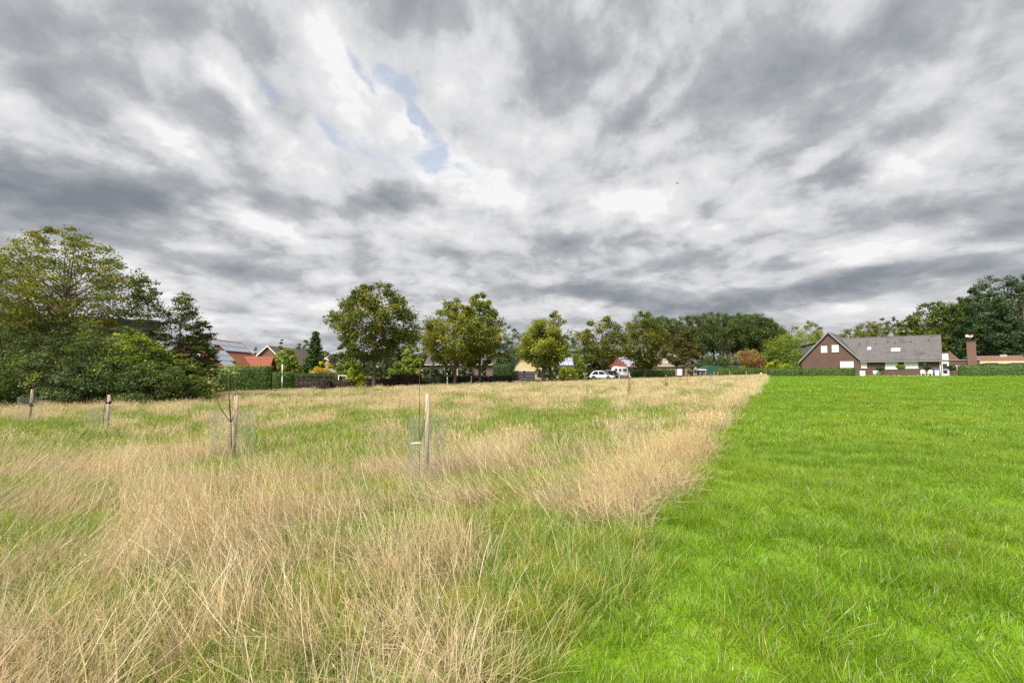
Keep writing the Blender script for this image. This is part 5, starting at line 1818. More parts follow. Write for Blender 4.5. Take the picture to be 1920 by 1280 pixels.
# ================================================================== SAPLINGS, STAKES, GUARDS IN THE MEADOW
def wire_guard(parent, r0, r1, h, nv=22, nh=16, cx=0, cy=0, w=.0015, lean=(0, 0)):
    """open tube of fine wire netting"""
    rng = np.random.default_rng(int(h * 1000) + nv)
    V, Fq = [], []

    def bar(a, b):
        a, b = np.array(a), np.array(b)
        t = b - a
        s = np.cross(t, (0, 0, 1)); s = s / (np.linalg.norm(s) + 1e-9) if np.linalg.norm(s) > 1e-6 else np.array((1, 0, 0))
        u = np.cross(t, s); u /= np.linalg.norm(u) + 1e-9
        k = len(V)
        for p in (a, b):
            V.extend([tuple(p + s * w), tuple(p - s * w * .5 + u * w * .87), tuple(p - s * w * .5 - u * w * .87)])
        Fq.extend([(k, k + 1, k + 4, k + 3), (k + 1, k + 2, k + 5, k + 4), (k + 2, k, k + 3, k + 5)])
    wob = 1 + .06 * rng.normal(size=nv)

    def pt(i, f):
        a = 2 * pi * i / nv
        r = (r0 + (r1 - r0) * f) * (1 + (wob[i % nv] - 1) * f)
        return (cx + r * cos(a) + lean[0] * f, cy + r * sin(a) + lean[1] * f, -.05 + h * f)
    for i in range(nv):
        for j in range(nh):
            bar(pt(i, j / nh), pt(i, (j + 1) / nh))
    for j in range(nh + 1):
        for i in range(nv):
            bar(pt(i, j / nh), pt(i + 1, j / nh))
    o_ = bpy.data.objects.new('wire_guard', np_mesh('wire_guard', np.array(V), np.array(Fq), mats=[M['wire']]))
    link(o_, parent)


def sapling(name, label, base, stems, leaves, seed, leaf_cols, leaf=.09, tie=None, group='young saplings planted in the meadow', nleaf=26, spread=.12):
    """stems: list of polylines in local coordinates with radius; leaves: tips that carry leaves"""
    rng = np.random.default_rng(seed)
    t = thing(name, label, 'sapling', base, 0, group)
    for P_, r in stems:
        mb = MB(); n = len(P_)
        mb.tube(P_, [r * (1 - .65 * i / (n - 1)) for i in range(n)], M['twig'], 6); mb.build('stem', t)
    PP = []
    for tip in leaves:
        c = np.array(tip)
        PP.append(c + rng.normal(0, 1, (nleaf, 3)) * (spread, spread, spread * 1.1))
    if PP:
        PP = np.concatenate(PP)
        V, Fq = leaf_quads(rng, PP, leaf, .3, .5)
        link(bpy.data.objects.new('leaves', np_mesh('leaves', V, Fq, mats=[M['leaf']], col=np.repeat(pick_cols(rng, leaf_cols, len(PP)) * rng.uniform(.8, 1.25, (len(PP), 1)), 4, 0))), t)
    if tie:
        mb = MB(); mb.box(*tie, M['tag']); mb.build('label_tag', t)
    return t


def stake(label, base, h, r=.045, lean=0.0, tie=None, mat='stake'):
    t = thing('wooden_stake', label, 'stake', base, 0, 'wooden stakes beside the saplings')
    mb = MB(); mb.tube([(0, 0, -.3), (lean * .5, 0, h * .5), (lean, 0, h)], [r * 1.05, r, r * .97], M[mat], 10); mb.build('post', t)
    if tie:
        mb = MB(); mb.tube([(lean * tie / h - r * 1.3, 0, tie), (lean * tie / h + r * 1.3, 0, tie)], [r * 1.12, r * 1.12], M['black'], 8); mb.build('tie', t)
    return t


def wguard(label, base, *a, **k):
    t = thing('tree_guard', label, 'tree guard', base, 0, 'wire tree guards in the meadow')
    wire_guard(t, *a, **k)
    return t


LV = [((.30, .34, .05), 4), ((.20, .27, .05), 4), ((.40, .40, .14), 2)]
LVP = [((.30, .34, .15), 4), ((.20, .26, .08), 4), ((.40, .42, .26), 2)]
# nearest sapling (image centre)
bx, by = on_ground(792, 912)
d = by
b0 = (px_x(790, d), d, gz(px_x(790, d), d))


def L_(px, py, b, d, dy=0.0):
    """a point of the sapling, relative to its foot"""
    return (px_x(px, d) - b[0], dy, py_z(py, d) - b[2])


sapling('sapling', 'tallest sapling, thin dark stem with tiny top leaves and white label', b0,
        [([(0, 0, -.1), L_(789, 860, b0, d), L_(790, 826, b0, d)], .011), ([L_(790, 826, b0, d), L_(787, 800, b0, d, .02), L_(787, 740, b0, d, .03), L_(786, 678, b0, d, .03)], .0085),
         ([L_(790, 826, b0, d), L_(798, 800, b0, d, -.03), L_(803, 765, b0, d, -.04), L_(805, 736, b0, d, -.04)], .0075), ([L_(792, 818, b0, d), L_(795, 790, b0, d, .05), L_(794, 760, b0, d, .06)], .005)],
        [L_(786, 680, b0, d), L_(786, 698, b0, d)], 501, LV, .055, None, nleaf=7, spread=.022)
T = bpy.data.objects['sapling']
p_ = L_(783, 830, b0, d, -.02)
mb = MB(); mb.prism([(p_[0] - .10, p_[1], p_[2] - .02), (p_[0] + .08, p_[1], p_[2] - .005), (p_[0] + .08, p_[1], p_[2] + .022), (p_[0] - .10, p_[1], p_[2] + .012)], (0, .004, 0), M['tag']); mb.build('label_tag', T)
b1 = (px_x(801, d), d + .05, gz(px_x(801, d), d))
stake('pale peeled wooden stake beside the tallest sapling', b1, py_z(738, d) - b1[2], .038, .012)
wguard('wire netting guard round the tallest sapling', (px_x(799, d), d + .05, b1[2]), .33, .30, py_z(778, d) - b1[2], 44, 36, lean=(.03, 0))
# second sapling, four stems
d = on_ground(440, 868)[1]
b0 = (px_x(444, d), d, gz(px_x(444, d), d))
sapling('sapling', 'four stemmed sapling with pale leaf tufts left of the tallest one', b0,
        [([(0, 0, -.1), L_(440, 830, b0, d), L_(438, 792, b0, d)], .022), ([L_(438, 792, b0, d), L_(420, 765, b0, d, -.05), L_(411, 738, b0, d, -.08), L_(406, 702, b0, d, -.08)], .010),
         ([L_(438, 792, b0, d), L_(431, 765, b0, d, .05), L_(428, 735, b0, d, .08), L_(425, 700, b0, d, .08)], .011), ([L_(438, 790, b0, d), L_(435, 760, b0, d), L_(431, 730, b0, d), L_(428, 702, b0, d)], .011),
         ([L_(438, 792, b0, d), L_(446, 775, b0, d, -.04), L_(447, 740, b0, d, -.06), L_(444, 700, b0, d, -.06)], .011), ([L_(445, 772, b0, d), L_(450, 765, b0, d), L_(457, 761, b0, d)], .006), ([L_(438, 790, b0, d), L_(452, 778, b0, d), L_(458, 772, b0, d)], .005)],
        [L_(406, 704, b0, d), L_(405, 720, b0, d), L_(408, 700, b0, d), L_(423, 690, b0, d), L_(428, 700, b0, d), L_(430, 694, b0, d), L_(443, 686, b0, d), L_(443, 700, b0, d), L_(436, 692, b0, d)], 502, LVP, .085, None, nleaf=16, spread=.08)
b1 = (px_x(438, d), d + .12, gz(px_x(438, d), d))
stake('pale wooden stake behind the four stemmed sapling', b1, py_z(742, d) - b1[2], .048, .03)
wguard('wire netting guard round the four stemmed sapling', (px_x(440, d), d + .05, b1[2]), .36, .46, py_z(765, d) - b1[2], 44, 34)
# leftmost sapling
d = on_ground(58, 795)[1]
b0 = (px_x(62, d), d, gz(px_x(62, d), d))
sapling('sapling', 'leftmost sapling with yellow green leaves', b0,
        [([(0, 0, -.1), L_(63, 762, b0, d)], .02), ([L_(63, 762, b0, d), L_(65, 730, b0, d), L_(68, 702, b0, d)], .012), ([L_(63, 762, b0, d), L_(72, 740, b0, d), L_(75, 702, b0, d)], .011), ([L_(63, 760, b0, d), L_(56, 735, b0, d), L_(54, 712, b0, d)], .010)],
        [L_(68, 702, b0, d), L_(76, 699, b0, d), L_(55, 713, b0, d), L_(54, 721, b0, d), L_(66, 708, b0, d)], 503, LV, .10, None, nleaf=15, spread=.085)
b1 = (px_x(59, d), d + .1, gz(px_x(59, d), d))
stake('pale wooden stake of the leftmost sapling', b1, py_z(730, d) - b1[2], .046, .04, .8)
wguard('wire netting guard of the leftmost sapling', (px_x(62, d), d, b1[2]), .36, .36, py_z(742, d) - b1[2], 40, 30)
d = on_ground(205, 812)[1]
b0 = (px_x(201, d), d, gz(px_x(201, d), d))
sapling('sapling', 'thin bare sapling beside the second stake from the left', b0, [([(0, 0, -.1), L_(201, 770, b0, d), L_(204, 740, b0, d), L_(206, 714, b0, d)], .012), ([L_(201, 790, b0, d), L_(195, 775, b0, d)], .006)], [L_(206, 716, b0, d)], 504, LV, .06, nleaf=4, spread=.03)
b1 = (px_x(205, d), d + .08, gz(px_x(205, d), d))
stake('pale wooden stake second from the left', b1, py_z(740, d) - b1[2], .046, .0, 1.05)
wguard('wire netting guard beside the second stake from the left', (px_x(194, d), d, b1[2]), .30, .30, py_z(758, d) - b1[2], 36, 28)
# far saplings and stakes
FAR = [(1178, 30, 708, 706, 'brown stake farthest left in the far row, with a thin sapling'), (1247, 42, 702, 690, 'brown stake second in the far row'), (1331, 60, 701, 698, 'brown stake last in the far row')]
for k, (px, d, top, stop, lb) in enumerate(FAR):
    b1 = (px_x(px, d), d, gz(px_x(px, d), d))
    stake(lb, b1, py_z(top, d) - b1[2], .045, .02, mat='bark')
    b0 = (px_x(px + 3, d), d, gz(px_x(px + 3, d), d))
    sapling('sapling', ('thin bare sapling beside the first far stake', 'thin bare sapling beside the second far stake', 'thin bare sapling beside the last far stake')[k], b0, [([(0, 0, -.1), (.03, 0, 1.0), (.05, 0, py_z(stop, d) - b0[2])], .016)], [(.05, 0, py_z(stop, d) - b0[2] - .1)], 510 + k, LVP, .1, nleaf=6, spread=.06)
d = 50
b0 = (px_x(1287, d), d, gz(px_x(1287, d), d))
sapling('sapling', 'slim pale leaved sapling third in the far row', b0, [([(0, 0, -.1), (.02, 0, 1.4), (-.03, 0, py_z(686, d) - b0[2])], .03), ([(.01, 0, 1.0), (.2, 0, 1.7), (.22, .1, 2.2)], .02)], [(-.03, 0, 2.3), (.0, 0, 1.9), (.2, 0, 2.0), (-.02, 0, 1.5)], 520, LVP, .13, nleaf=22, spread=.16)

# small bird high over the meadow
x, y = px_x(1278, 60), 60
T = thing('bird', 'tiny dark bird flying high in the cloudy sky', 'bird', (x, y, py_z(344, 60)), .5)
mb = MB(); mb.lathe([(.01, -.16), (.04, -.08), (.045, .02), (.025, .12), (.005, .16)], M['black'], 8); o = mb.build('body', T); o.rotation_euler = (pi / 2, 0, 0)
for s in (-1, 1):
    mb = MB(); mb.hexa([(0, -.06, 0), (s * .3, -.02, .10), (s * .3, .03, .10), (0, .06, 0), (0, -.06, .012), (s * .3, -.02, .108), (s * .3, .03, .108), (0, .06, .012)], M['black']); mb.build('wing', T)

# ================================================================== GRASS
def blades(rng, n, base_r, L, Lv, w, bend, spread, cols, nseg=3, tipw=.25, heads=0, head_len=.16, head_n=7, head_w=1.0):
    """n tapered bent blades rooted in a disc; returns V, quads, colours.  heads = share of blades that carry a feathery panicle"""
    th = rng.uniform(0, 2 * pi, n)
    r = base_r * np.sqrt(rng.uniform(0, 1, n))
    root = np.stack([r * np.cos(th), r * np.sin(th), np.full(n, -.02)], 1)
    ln = L * (1 + Lv * rng.uniform(-1, 1, n))
    ph = th + rng.normal(0, 1.0, n)                      # leaning direction: mostly outward
    tilt = spread * (.25 + .75 * (r / max(base_r, 1e-6))) * rng.uniform(.3, 1.3, n)
    bd = bend * rng.uniform(.3, 1.5, n)
    out = np.stack([np.cos(ph), np.sin(ph), np.zeros(n)], 1)
    side_a = ph + pi / 2 + rng.normal(0, .7, n)
    side = np.stack([np.cos(side_a), np.sin(side_a), np.zeros(n)], 1)
    pts = []
    p = root.copy()
    for k in range(nseg + 1):
        pts.append(p.copy())
        a = tilt + bd * (k + .5) / nseg
        stepv = out * np.sin(a)[:, None] + np.array((0, 0, 1.0)) * np.cos(a)[:, None]
        p = p + stepv * (ln / nseg)[:, None]
    V = np.zeros((n, (nseg + 1) * 2, 3))
    ww = w * rng.uniform(.6, 1.3, n)
    for k in range(nseg + 1):
        f = 1 - (1 - tipw) * (k / nseg) ** 1.3
        hw = side * (ww * f * .5)[:, None]
        V[:, 2 * k] = pts[k] - hw
        V[:, 2 * k + 1] = pts[k] + hw
    m = (nseg + 1) * 2
    base = np.arange(n)[:, None] * m
    q = np.concatenate([base + np.array([[2 * k, 2 * k + 1, 2 * k + 3, 2 * k + 2]]) for k in range(nseg)], 0)
    c = pick_cols(rng, cols, n) * rng.uniform(.75, 1.25, (n, 1))
    C = np.repeat(c, m, 0)
    VV, QQ, CC = [V.reshape(-1, 3)], [q], [C]
    nb = n * m
    if heads > 0:
        hi = np.nonzero(rng.uniform(0, 1, n) < heads)[0]
        k = len(hi)
        d_ = pts[-1][hi] - pts[-2][hi]
        d_ /= np.linalg.norm(d_, axis=1)[:, None] + 1e-9
        for j in range(head_n):
            f = rng.uniform(0, 1, k)
            s = pts[-1][hi] - d_ * (head_len * (f - .25))[:, None]
            dr = d_ * .9 + rand_dirs(rng, k) * .55
            dr /= np.linalg.norm(dr, axis=1)[:, None]
            ln2 = head_len * rng.uniform(.25, .55, k)
            sd = np.cross(dr, rand_dirs(rng, k)); sd /= np.linalg.norm(sd, axis=1)[:, None] + 1e-9
            hw = sd * (w * head_w * rng.uniform(.5, 1.0, k))[:, None]
            e = s + dr * ln2[:, None]
            mid = s + dr * (ln2 * .55)[:, None]
            Vh = np.stack([s, mid - hw * .7, e, mid + hw * .7], 1)
            VV.append(Vh.reshape(-1, 3)); QQ.append(nb + np.arange(k * 4).reshape(-1, 4)); nb += k * 4
            CC.append(np.repeat(c[hi] * rng.uniform(.9, 1.25, (k, 1)) * np.array((1.06, .98, .84)), 4, 0))
    return np.concatenate(VV), np.concatenate(QQ), np.concatenate(CC)


STRAW = [((.73, .595, .385), 5), ((.65, .515, .31), 4), ((.80, .70, .53), 2.5), ((.52, .50, .22), 2)]
STRAW2 = [((.72, .57, .33), 5), ((.66, .53, .30), 4), ((.54, .53, .22), 2)]
HAY = [((.57, .445, .28), 5), ((.45, .345, .21), 4), ((.66, .55, .39), 2)]
GREENB = [((.23, .36, .035), 5), ((.17, .29, .03), 4), ((.35, .41, .08), 3), ((.47, .44, .20), 2)]
LAWNB = [((.225, .40, .014), 6), ((.135, .27, .014), 4.5), ((.32, .46, .03), 2.2), ((.45, .38, .17), .8)]

pcol = bpy.data.collections.new('grass_kinds')       # not linked to the scene: only used through the scatter objects


def proto(i, V, Q, C, mat):
    me = np_mesh('tuft_%02d' % i, V, Q, mats=[M[mat]], col=np.clip(C, 0, .95))
    o_ = bpy.data.objects.new('tuft_%02d' % i, me)
    pcol.objects.link(o_)
    return o_


PK = {}
rg = np.random.default_rng(2024)
pi_ = 0


def add_kind(key, count, fn, mat):
    global pi_
    PK[key] = []
    for _ in range(count):
        V, Q, C = fn()
        proto(pi_, V, Q, C, mat)
        PK[key].append(pi_)
        pi_ += 1


# near kinds
add_kind('dry_near', 4, lambda: blades(rg, 17, .18, .62, .32, .0056, .34, .36, STRAW, 4, .35, .10, .10, 6, .45), 'dry')
add_kind('dry_gold', 3, lambda: blades(rg, 16, .19, .58, .25, .0038, .60, .34, STRAW2, 4, .35, .9, .18, 16, .42), 'dry')
add_kind('hay', 3, lambda: blades(rg, 38, .26, .38, .40, .0055, .9, 1.05, HAY, 3, .5), 'dry')
add_kind('green_near', 4, lambda: blades(rg, 62, .17, .25, .40, .0062, .85, .45, GREENB, 4, .12), 'green')
add_kind('thin_stalk', 3, lambda: blades(rg, 6, .2, .62, .30, .0050, .35, .50, STRAW, 4, .4, .30, .10, 8, .45), 'dry')
# middle and far kinds: wider patches, coarser blades
add_kind('dry_mid', 3, lambda: blades(rg, 40, .34, .50, .30, .0080, .42, .30, STRAW, 2, .4, .6, .14, 5), 'dry')
add_kind('green_mid', 3, lambda: blades(rg, 64, .38, .25, .35, .014, .7, .40, GREENB, 2, .2), 'green')
add_kind('dry_far', 3, lambda: blades(rg, 100, .80, .46, .25, .014, .4, .3, STRAW, 2, .4, .6, .14, 2), 'dry')
add_kind('green_far', 2, lambda: blades(rg, 90, .85, .25, .3, .024, .6, .35, GREENB, 2, .25), 'green')
# lawn kinds
add_kind('lawn_near', 5, lambda: blades(rg, 170, .20, .088, .50, .0048, .85, .55, LAWNB, 3, .12), 'lawn')
add_kind('lawn_tuft', 4, lambda: blades(rg, 64, .11, .19, .40, .0052, 1.0, .60, LAWNB, 4, .10), 'lawn')
add_kind('lawn_mid', 4, lambda: blades(rg, 170, .42, .085, .45, .010, .8, .5, LAWNB, 2, .2), 'lawn')
add_kind('lawn_far', 3, lambda: blades(rg, 170, 1.0, .085, .4, .022, .8, .5, LAWNB, 2, .25), 'lawn')


def scatter_group():
    g = bpy.data.node_groups.new('scatter_tufts', 'GeometryNodeTree')
    g.interface.new_socket('Geometry', in_out='INPUT', socket_type='NodeSocketGeometry')
    g.interface.new_socket('Geometry', in_out='OUTPUT', socket_type='NodeSocketGeometry')
    gi = g.nodes.new('NodeGroupInput'); go = g.nodes.new('NodeGroupOutput')
    ci = g.nodes.new('GeometryNodeCollectionInfo')
    ci.inputs['Collection'].default_value = pcol
    ci.inputs['Separate Children'].default_value = True
    ci.inputs['Reset Children'].default_value = True
    ip = g.nodes.new('GeometryNodeInstanceOnPoints')
    ip.inputs['Pick Instance'].default_value = True

    def attr(nm, ty):
        a = g.nodes.new('GeometryNodeInputNamedAttribute')
        a.data_type = ty
        a.inputs['Name'].default_value = nm
        return a.outputs[0]
    g.links.new(gi.outputs[0], ip.inputs['Points'])
    g.links.new(ci.outputs[0], ip.inputs['Instance'])
    g.links.new(attr('idx', 'INT'), ip.inputs['Instance Index'])
    g.links.new(attr('rot', 'FLOAT_VECTOR'), ip.inputs['Rotation'])
    g.links.new(attr('scl', 'FLOAT_VECTOR'), ip.inputs['Scale'])
    g.links.new(ip.outputs[0], go.inputs[0])
    return g


SCG = scatter_group()


def eulers(spin, lean_dir, lean_ang):
    """spin about z, then tip by lean_ang towards the compass direction lean_dir (angle in the xy plane)"""
    ax = np.stack([-np.sin(lean_dir), np.cos(lean_dir), np.zeros_like(spin)], 1)
    c, s = np.cos(lean_ang), np.sin(lean_ang)
    K_ = np.zeros((len(spin), 3, 3))
    K_[:, 0, 1], K_[:, 0, 2] = -ax[:, 2], ax[:, 1]
    K_[:, 1, 0], K_[:, 1, 2] = ax[:, 2], -ax[:, 0]
    K_[:, 2, 0], K_[:, 2, 1] = -ax[:, 1], ax[:, 0]
    Rt = np.eye(3)[None] + s[:, None, None] * K_ + (1 - c)[:, None, None] * (K_ @ K_)
    Rz = np.zeros_like(Rt)
    Rz[:, 0, 0], Rz[:, 0, 1], Rz[:, 1, 0], Rz[:, 1, 1], Rz[:, 2, 2] = np.cos(spin), -np.sin(spin), np.sin(spin), np.cos(spin), 1
    R = Rt @ Rz
    ry = -np.arcsin(np.clip(R[:, 2, 0], -1, 1))
    rx = np.arctan2(R[:, 2, 1], R[:, 2, 2])
    rz = np.arctan2(R[:, 1, 0], R[:, 0, 0])
    return np.stack([rx, ry, rz], 1)


def scatter(name, label, cat, x, y, idx, scl, lean_dir, lean_ang, zoff=0.0):
    n = len(x)
    me = bpy.data.meshes.new(name)
    me.vertices.add(n)
    z = ground_z(x, y) + zoff
    me.vertices.foreach_set('co', np.stack([x, y, z], 1).astype(np.float32).ravel())
    spin = rg.uniform(0, 2 * pi, n)
    e = eulers(spin, lean_dir, lean_ang)
    for nm, ty, arr in (('rot', 'FLOAT_VECTOR', e), ('scl', 'FLOAT_VECTOR', scl)):
        a = me.attributes.new(nm, ty, 'POINT')
        a.data.foreach_set('vector', arr.astype(np.float32).ravel())
    a = me.attributes.new('idx', 'INT', 'POINT')
    a.data.foreach_set('value', np.asarray(idx, np.int32))
    o_ = bpy.data.objects.new(name, me)
    link(o_)
    md = o_.modifiers.new('scatter', 'NODES')
    md.node_group = SCG
    return tag(o_, label, cat, kind='stuff')


# ---- where what grows
def in_view(x, y, margin=1.5):
    return (np.abs(x) < 1.16 * y + margin) & (y > 1.2)


def cast(n, y0, y1, meadow=True):
    """random ground points between two depths, uniform in area, on one side of the edge"""
    y = np.sqrt(rg.uniform(y0 ** 2, y1 ** 2, n))
    x = rg.uniform(-1.16, 1.16, n) * y + rg.uniform(-.8, .8, n)
    e = edge_x(y) + .55 * (fbm(y * .7, y * 0 + 3, 5, 4) - .5) * 2 + rg.normal(0, .10, n) + (rg.uniform(0, 1, n) < .06) * rg.uniform(0, .5, n) * (1 if meadow else -1)
    k = (x < e) if meadow else (x > e)
    return x[k], y[k]


def hintmap(x, y, pts):
    s = np.zeros_like(x)
    for (px, py, rx, ry, w) in pts:
        cx, cy = on_ground(px, py)
        s += w * np.exp(-(((x - cx) / rx) ** 2 + ((y - cy) / ry) ** 2))
    return s


DRY_HINTS = [   # pixel on the photo, radius across and along (m), weight
    (620, 850, 1.8, .9, -.55), (480, 842, 1.2, .7, -.3), (690, 935, .8, .5, -.6), (800, 930, .8, .8, -.7), (960, 990, .5, .6, -.55), (760, 860, .9, .6, -.4), (1000, 800, 3.0, 1.2, -.35), (1120, 800, 2.0, 1.2, -.35),
    (280, 880, .8, .7, .5), (720, 815, 1.3, .6, .55), (915, 865, .6, .7, .55), (830, 1010, .35, .5, -.2), (580, 1050, .9, .6, .40), (280, 1050, 1.0, .6, .35), (120, 1150, .7, .4, .25), (800, 1060, .4, .5, .45),
    (1010, 950, .4, .4, .3), (1150, 880, .35, .5, .3), (1060, 900, .5, .6, -.35), (60, 980, .8, .5, .3), (420, 1180, .5, .3, .3), (330, 950, .8, .5, .25), (1080, 1100, .3, .4, -.4), (1180, 960, .3, .5, -.2), (150, 1010, .5, .3, -.35), (180, 1190, .22, .2, -.45), (350, 830, 1.2, .8, -.25), (20, 855, 1.5, 1.0, -.25), (950, 1180, .4, .3, -.3), (1010, 1130, .55, .6, -.6), (900, 1240, .4, .25, -.4), (830, 1180, .3, .25, -.3), (620, 1230, .4, .2, -.25), (90, 900, 1.2, .9, .35), (60, 1060, .5, .4, .3), (90, 955, 1.5, .9, .55), (60, 1100, .7, .5, .25), (400, 1060, .6, .4, .2), (1230, 870, .4, .6, .2), (1000, 965, .5, .4, .15), (40, 1240, .3, .2, .3),
]


def dryness(x, y):
    f = fbm(x * .55 + 11, y * .75 + 3, 3, 3)
    g = fbm(x * 1.6 + 1, y * 1.5 + 7, 8, 2)
    e = edge_x(y) - x
    band = np.exp(-((e - .45 - .012 * y) / (.36 + .012 * y)) ** 2) * np.clip((y - 3.5) / 5, 0, 1)
    far = np.clip((y - 18) / 34, 0, 1)
    left = np.clip((.1 - x / np.maximum(y, 1)) * 1.5, 0, 1) * np.clip(1 - (y - 4) / 4, 0, 1)
    v = .30 + 2.6 * (f - .5) + 1.6 * (g - .5) + hintmap(x, y, DRY_HINTS) + .60 * band + .52 * far + .13 * left
    v -= .05 * np.clip((y - 5.5) / 2, 0, 1) * np.clip((24 - y) / 6, 0, 1)
    v -= .34 * np.exp(-((e - .0) / .6) ** 2) * np.clip(1 - (y - 3) / 6, 0, 1)
    return np.clip(v, 0, 1)


def lean_field(x, y):
    u = x / np.maximum(y, 1)
    right = np.clip((-.72 - u) / .2, 0, 1)            # tips to the right at the far left
    a = pi * (1 - right) + right * .25                 # tips to the left elsewhere
    a = a + 1.5 * (fbm(x * .35, y * .35, 31, 2) - .5) * 2 + rg.normal(0, .35, len(x))
    k = np.clip(.55 + 1.1 * (fbm(x * .6 + 4, y * .6, 41, 2) - .5), .05, 1.0)
    k = k * (1 - .45 * np.clip((y - 8) / 10, 0, 1))
    return a, k * rg.uniform(.6, 1.3, len(x))


def pick(keys, n):
    ids = np.array([i for k in keys for i in PK[k]])
    return ids[rg.integers(0, len(ids), n)]


def sc3(n, lo, hi, zlo=None, zhi=None):
    s = rg.uniform(lo, hi, n)
    z = s if zlo is None else rg.uniform(zlo, zhi, n)
    return np.stack([s, s, z], 1)


def join(sets):
    return [np.concatenate([s[i] for s in sets]) for i in range(6)]


# dry stalks
sets = []
x, y = cast(15000, 1.6, 11)                          # near
dn = dryness(x, y)
keep = rg.uniform(0, 1, len(x)) < np.clip((dn - .42) * 1.5, .01, 1) * .33
x, y, dn = x[keep], y[keep], dn[keep]
n = len(x)
e = edge_x(y) - x
gold = rg.uniform(0, 1, n) < np.clip(1.05 - e / (.9 + .12 * y), .06, .95)
idx = np.where(gold, pick(['dry_gold'], n), pick(['dry_near'], n))
a, k = lean_field(x, y)
sets.append((x, y, idx, sc3(n, .72, 1.12) * (0.58 + .40 * dn)[:, None], a, k))
x, y = cast(9000, 1.6, 11)                           # thin single stalks everywhere
keep = rg.uniform(0, 1, len(x)) < np.clip(dryness(x, y) * .7, .10, .5)
x, y = x[keep], y[keep]; n = len(x)
a, k = lean_field(x, y)
sets.append((x, y, pick(['thin_stalk'], n), sc3(n, .7, 1.15), a, k))
x, y = cast(9500, 1.6, 13)                           # lodged hay at the bottom
keep = rg.uniform(0, 1, len(x)) < np.clip((dryness(x, y) - .32) * 1.5, 0, .8)
x, y = x[keep], y[keep]; n = len(x)
a, k = lean_field(x, y)
sets.append((x, y, pick(['hay'], n), sc3(n, .7, 1.1), a, k * 1.2))
x, y = cast(26000, 10.5, 30)                         # middle
dn = dryness(x, y)
keep = rg.uniform(0, 1, len(x)) < np.clip((dn - .44) * 1.5, .02, 1) * .46
x, y, dn = x[keep], y[keep], dn[keep]; n = len(x)
a, k = lean_field(x, y)
sets.append((x, y, pick(['dry_mid'], n), sc3(n, .75, 1.1) * (.60 + .42 * dn)[:, None], a, k))
x, y = cast(26000, 29, 104)                           # far, up to the trees
lim = 50 + .585 * (x + 25)                             # the meadow ends at the lane
keep = (rg.uniform(0, 1, len(x)) < np.clip((dryness(x, y) - .38) * 1.4, .04, 1) * .75) & (y < np.minimum(lim, 88 + x * .25)) & (y < 34 + np.maximum(0, x + 33) * 3)
x, y = x[keep], y[keep]; n = len(x)
a, k = lean_field(x, y)
sets.append((x, y, pick(['dry_far'], n), sc3(n, .75, 1.1, .60, .90), a, k * .8))
scatter('dry_grass', 'tall straw coloured dry grass leaning over the meadow', 'dry grass', *join(sets))

# green undergrowth of the meadow
sets = []
x, y = cast(14000, 1.6, 11)
dn = dryness(x, y)
keep = rg.uniform(0, 1, len(x)) < np.clip(1.25 - dn * 1.0, .12, 1) * .95
x, y, dn = x[keep], y[keep], dn[keep]; n = len(x)
sets.append((x, y, pick(['green_near'], n), sc3(n, .65, 1.15) * (1.05 - .3 * dn)[:, None], rg.uniform(0, 2 * pi, n), rg.uniform(0, .35, n)))
x, y = cast(20000, 10.5, 30)
keep = rg.uniform(0, 1, len(x)) < np.clip(1.15 - dryness(x, y), .1, 1)
x, y = x[keep], y[keep]; n = len(x)
sets.append((x, y, pick(['green_mid'], n), sc3(n, .75, 1.2), rg.uniform(0, 2 * pi, n), rg.uniform(0, .3, n)))
x, y = cast(14000, 29, 100)
lim = 50 + .585 * (x + 25)
keep = (rg.uniform(0, 1, len(x)) < np.clip(1.2 - dryness(x, y), .12, 1)) & (y < np.minimum(lim + 2, 92 + x * .25)) & (y < 36 + np.maximum(0, x + 33) * 3)
x, y = x[keep], y[keep]; n = len(x)
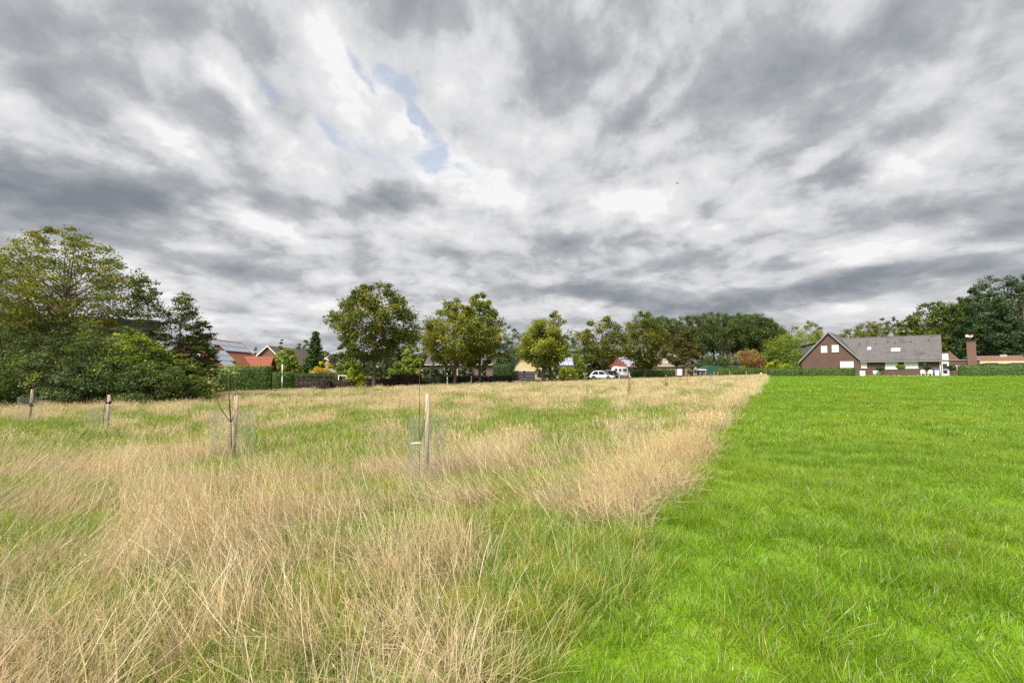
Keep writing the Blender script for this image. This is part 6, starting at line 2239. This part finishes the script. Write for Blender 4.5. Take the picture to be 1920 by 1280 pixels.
sets.append((x, y, pick(['green_far'], n), sc3(n, .8, 1.2), rg.uniform(0, 2 * pi, n), rg.uniform(0, .3, n)))
scatter('meadow_grass', 'green grass growing between the dry stalks of the meadow', 'grass', *join(sets))

# the mown field
sets = []
x, y = cast(9000, 1.6, 12, False)
n = len(x)
hgt = -.05 + 2.3 * fbm(x * 1.5, y * 1.5, 61, 3)
sets.append((x, y, pick(['lawn_near'], n), sc3(n, .85, 1.25) * np.stack([np.ones(n), np.ones(n), np.maximum(hgt, .3)], 1), rg.uniform(0, 2 * pi, n), rg.uniform(0, .35, n)))
x, y = cast(15000, 1.6, 18, False)
keep = rg.uniform(0, 1, len(x)) < np.clip((fbm(x * 1.5, y * 1.5, 61, 3) - .42) * 5, .05, 1)
x, y = x[keep], y[keep]; n = len(x)
sets.append((x, y, pick(['lawn_tuft'], n), sc3(n, .7, 1.2), 2.4 + 3 * fbm(x * .9, y * .9, 77, 2) + rg.normal(0, .6, n), rg.uniform(.1, .75, n)))
x, y = cast(19000, 11, 34, False)
n = len(x)
hgt = .6 + .9 * fbm(x * .7, y * .7, 61, 3)
sets.append((x, y, pick(['lawn_mid'], n), sc3(n, .8, 1.3) * np.stack([np.ones(n), np.ones(n), hgt], 1), rg.uniform(0, 2 * pi, n), rg.uniform(0, .3, n)))
x, y = cast(22000, 33, 90, False)
# the field ends at the gravel path before the house
dxh, dyh = x - HX, y - HY
front = -(dxh * sin(HROT) - dyh * cos(HROT))
keep = front < -4.6
x, y = x[keep], y[keep]; n = len(x)
sets.append((x, y, pick(['lawn_far'], n), sc3(n, .8, 1.3), rg.uniform(0, 2 * pi, n), rg.uniform(0, .25, n)))
scatter('lawn_grass', 'bright green short grass of the mown field', 'grass', *join(sets))

# flattened pile of mown hay near the tallest sapling
hx, hy = on_ground(700, 893)
n = 46
x = hx + rg.normal(0, .26, n); y = hy + rg.normal(0, .16, n)
scatter('hay_pile', 'flat brown pile of old hay left of the tallest sapling', 'hay', x, y, pick(['hay'], n), sc3(n, .55, .8, .3, .5), rg.uniform(0, 2 * pi, n), rg.uniform(.9, 1.3, n), .10)
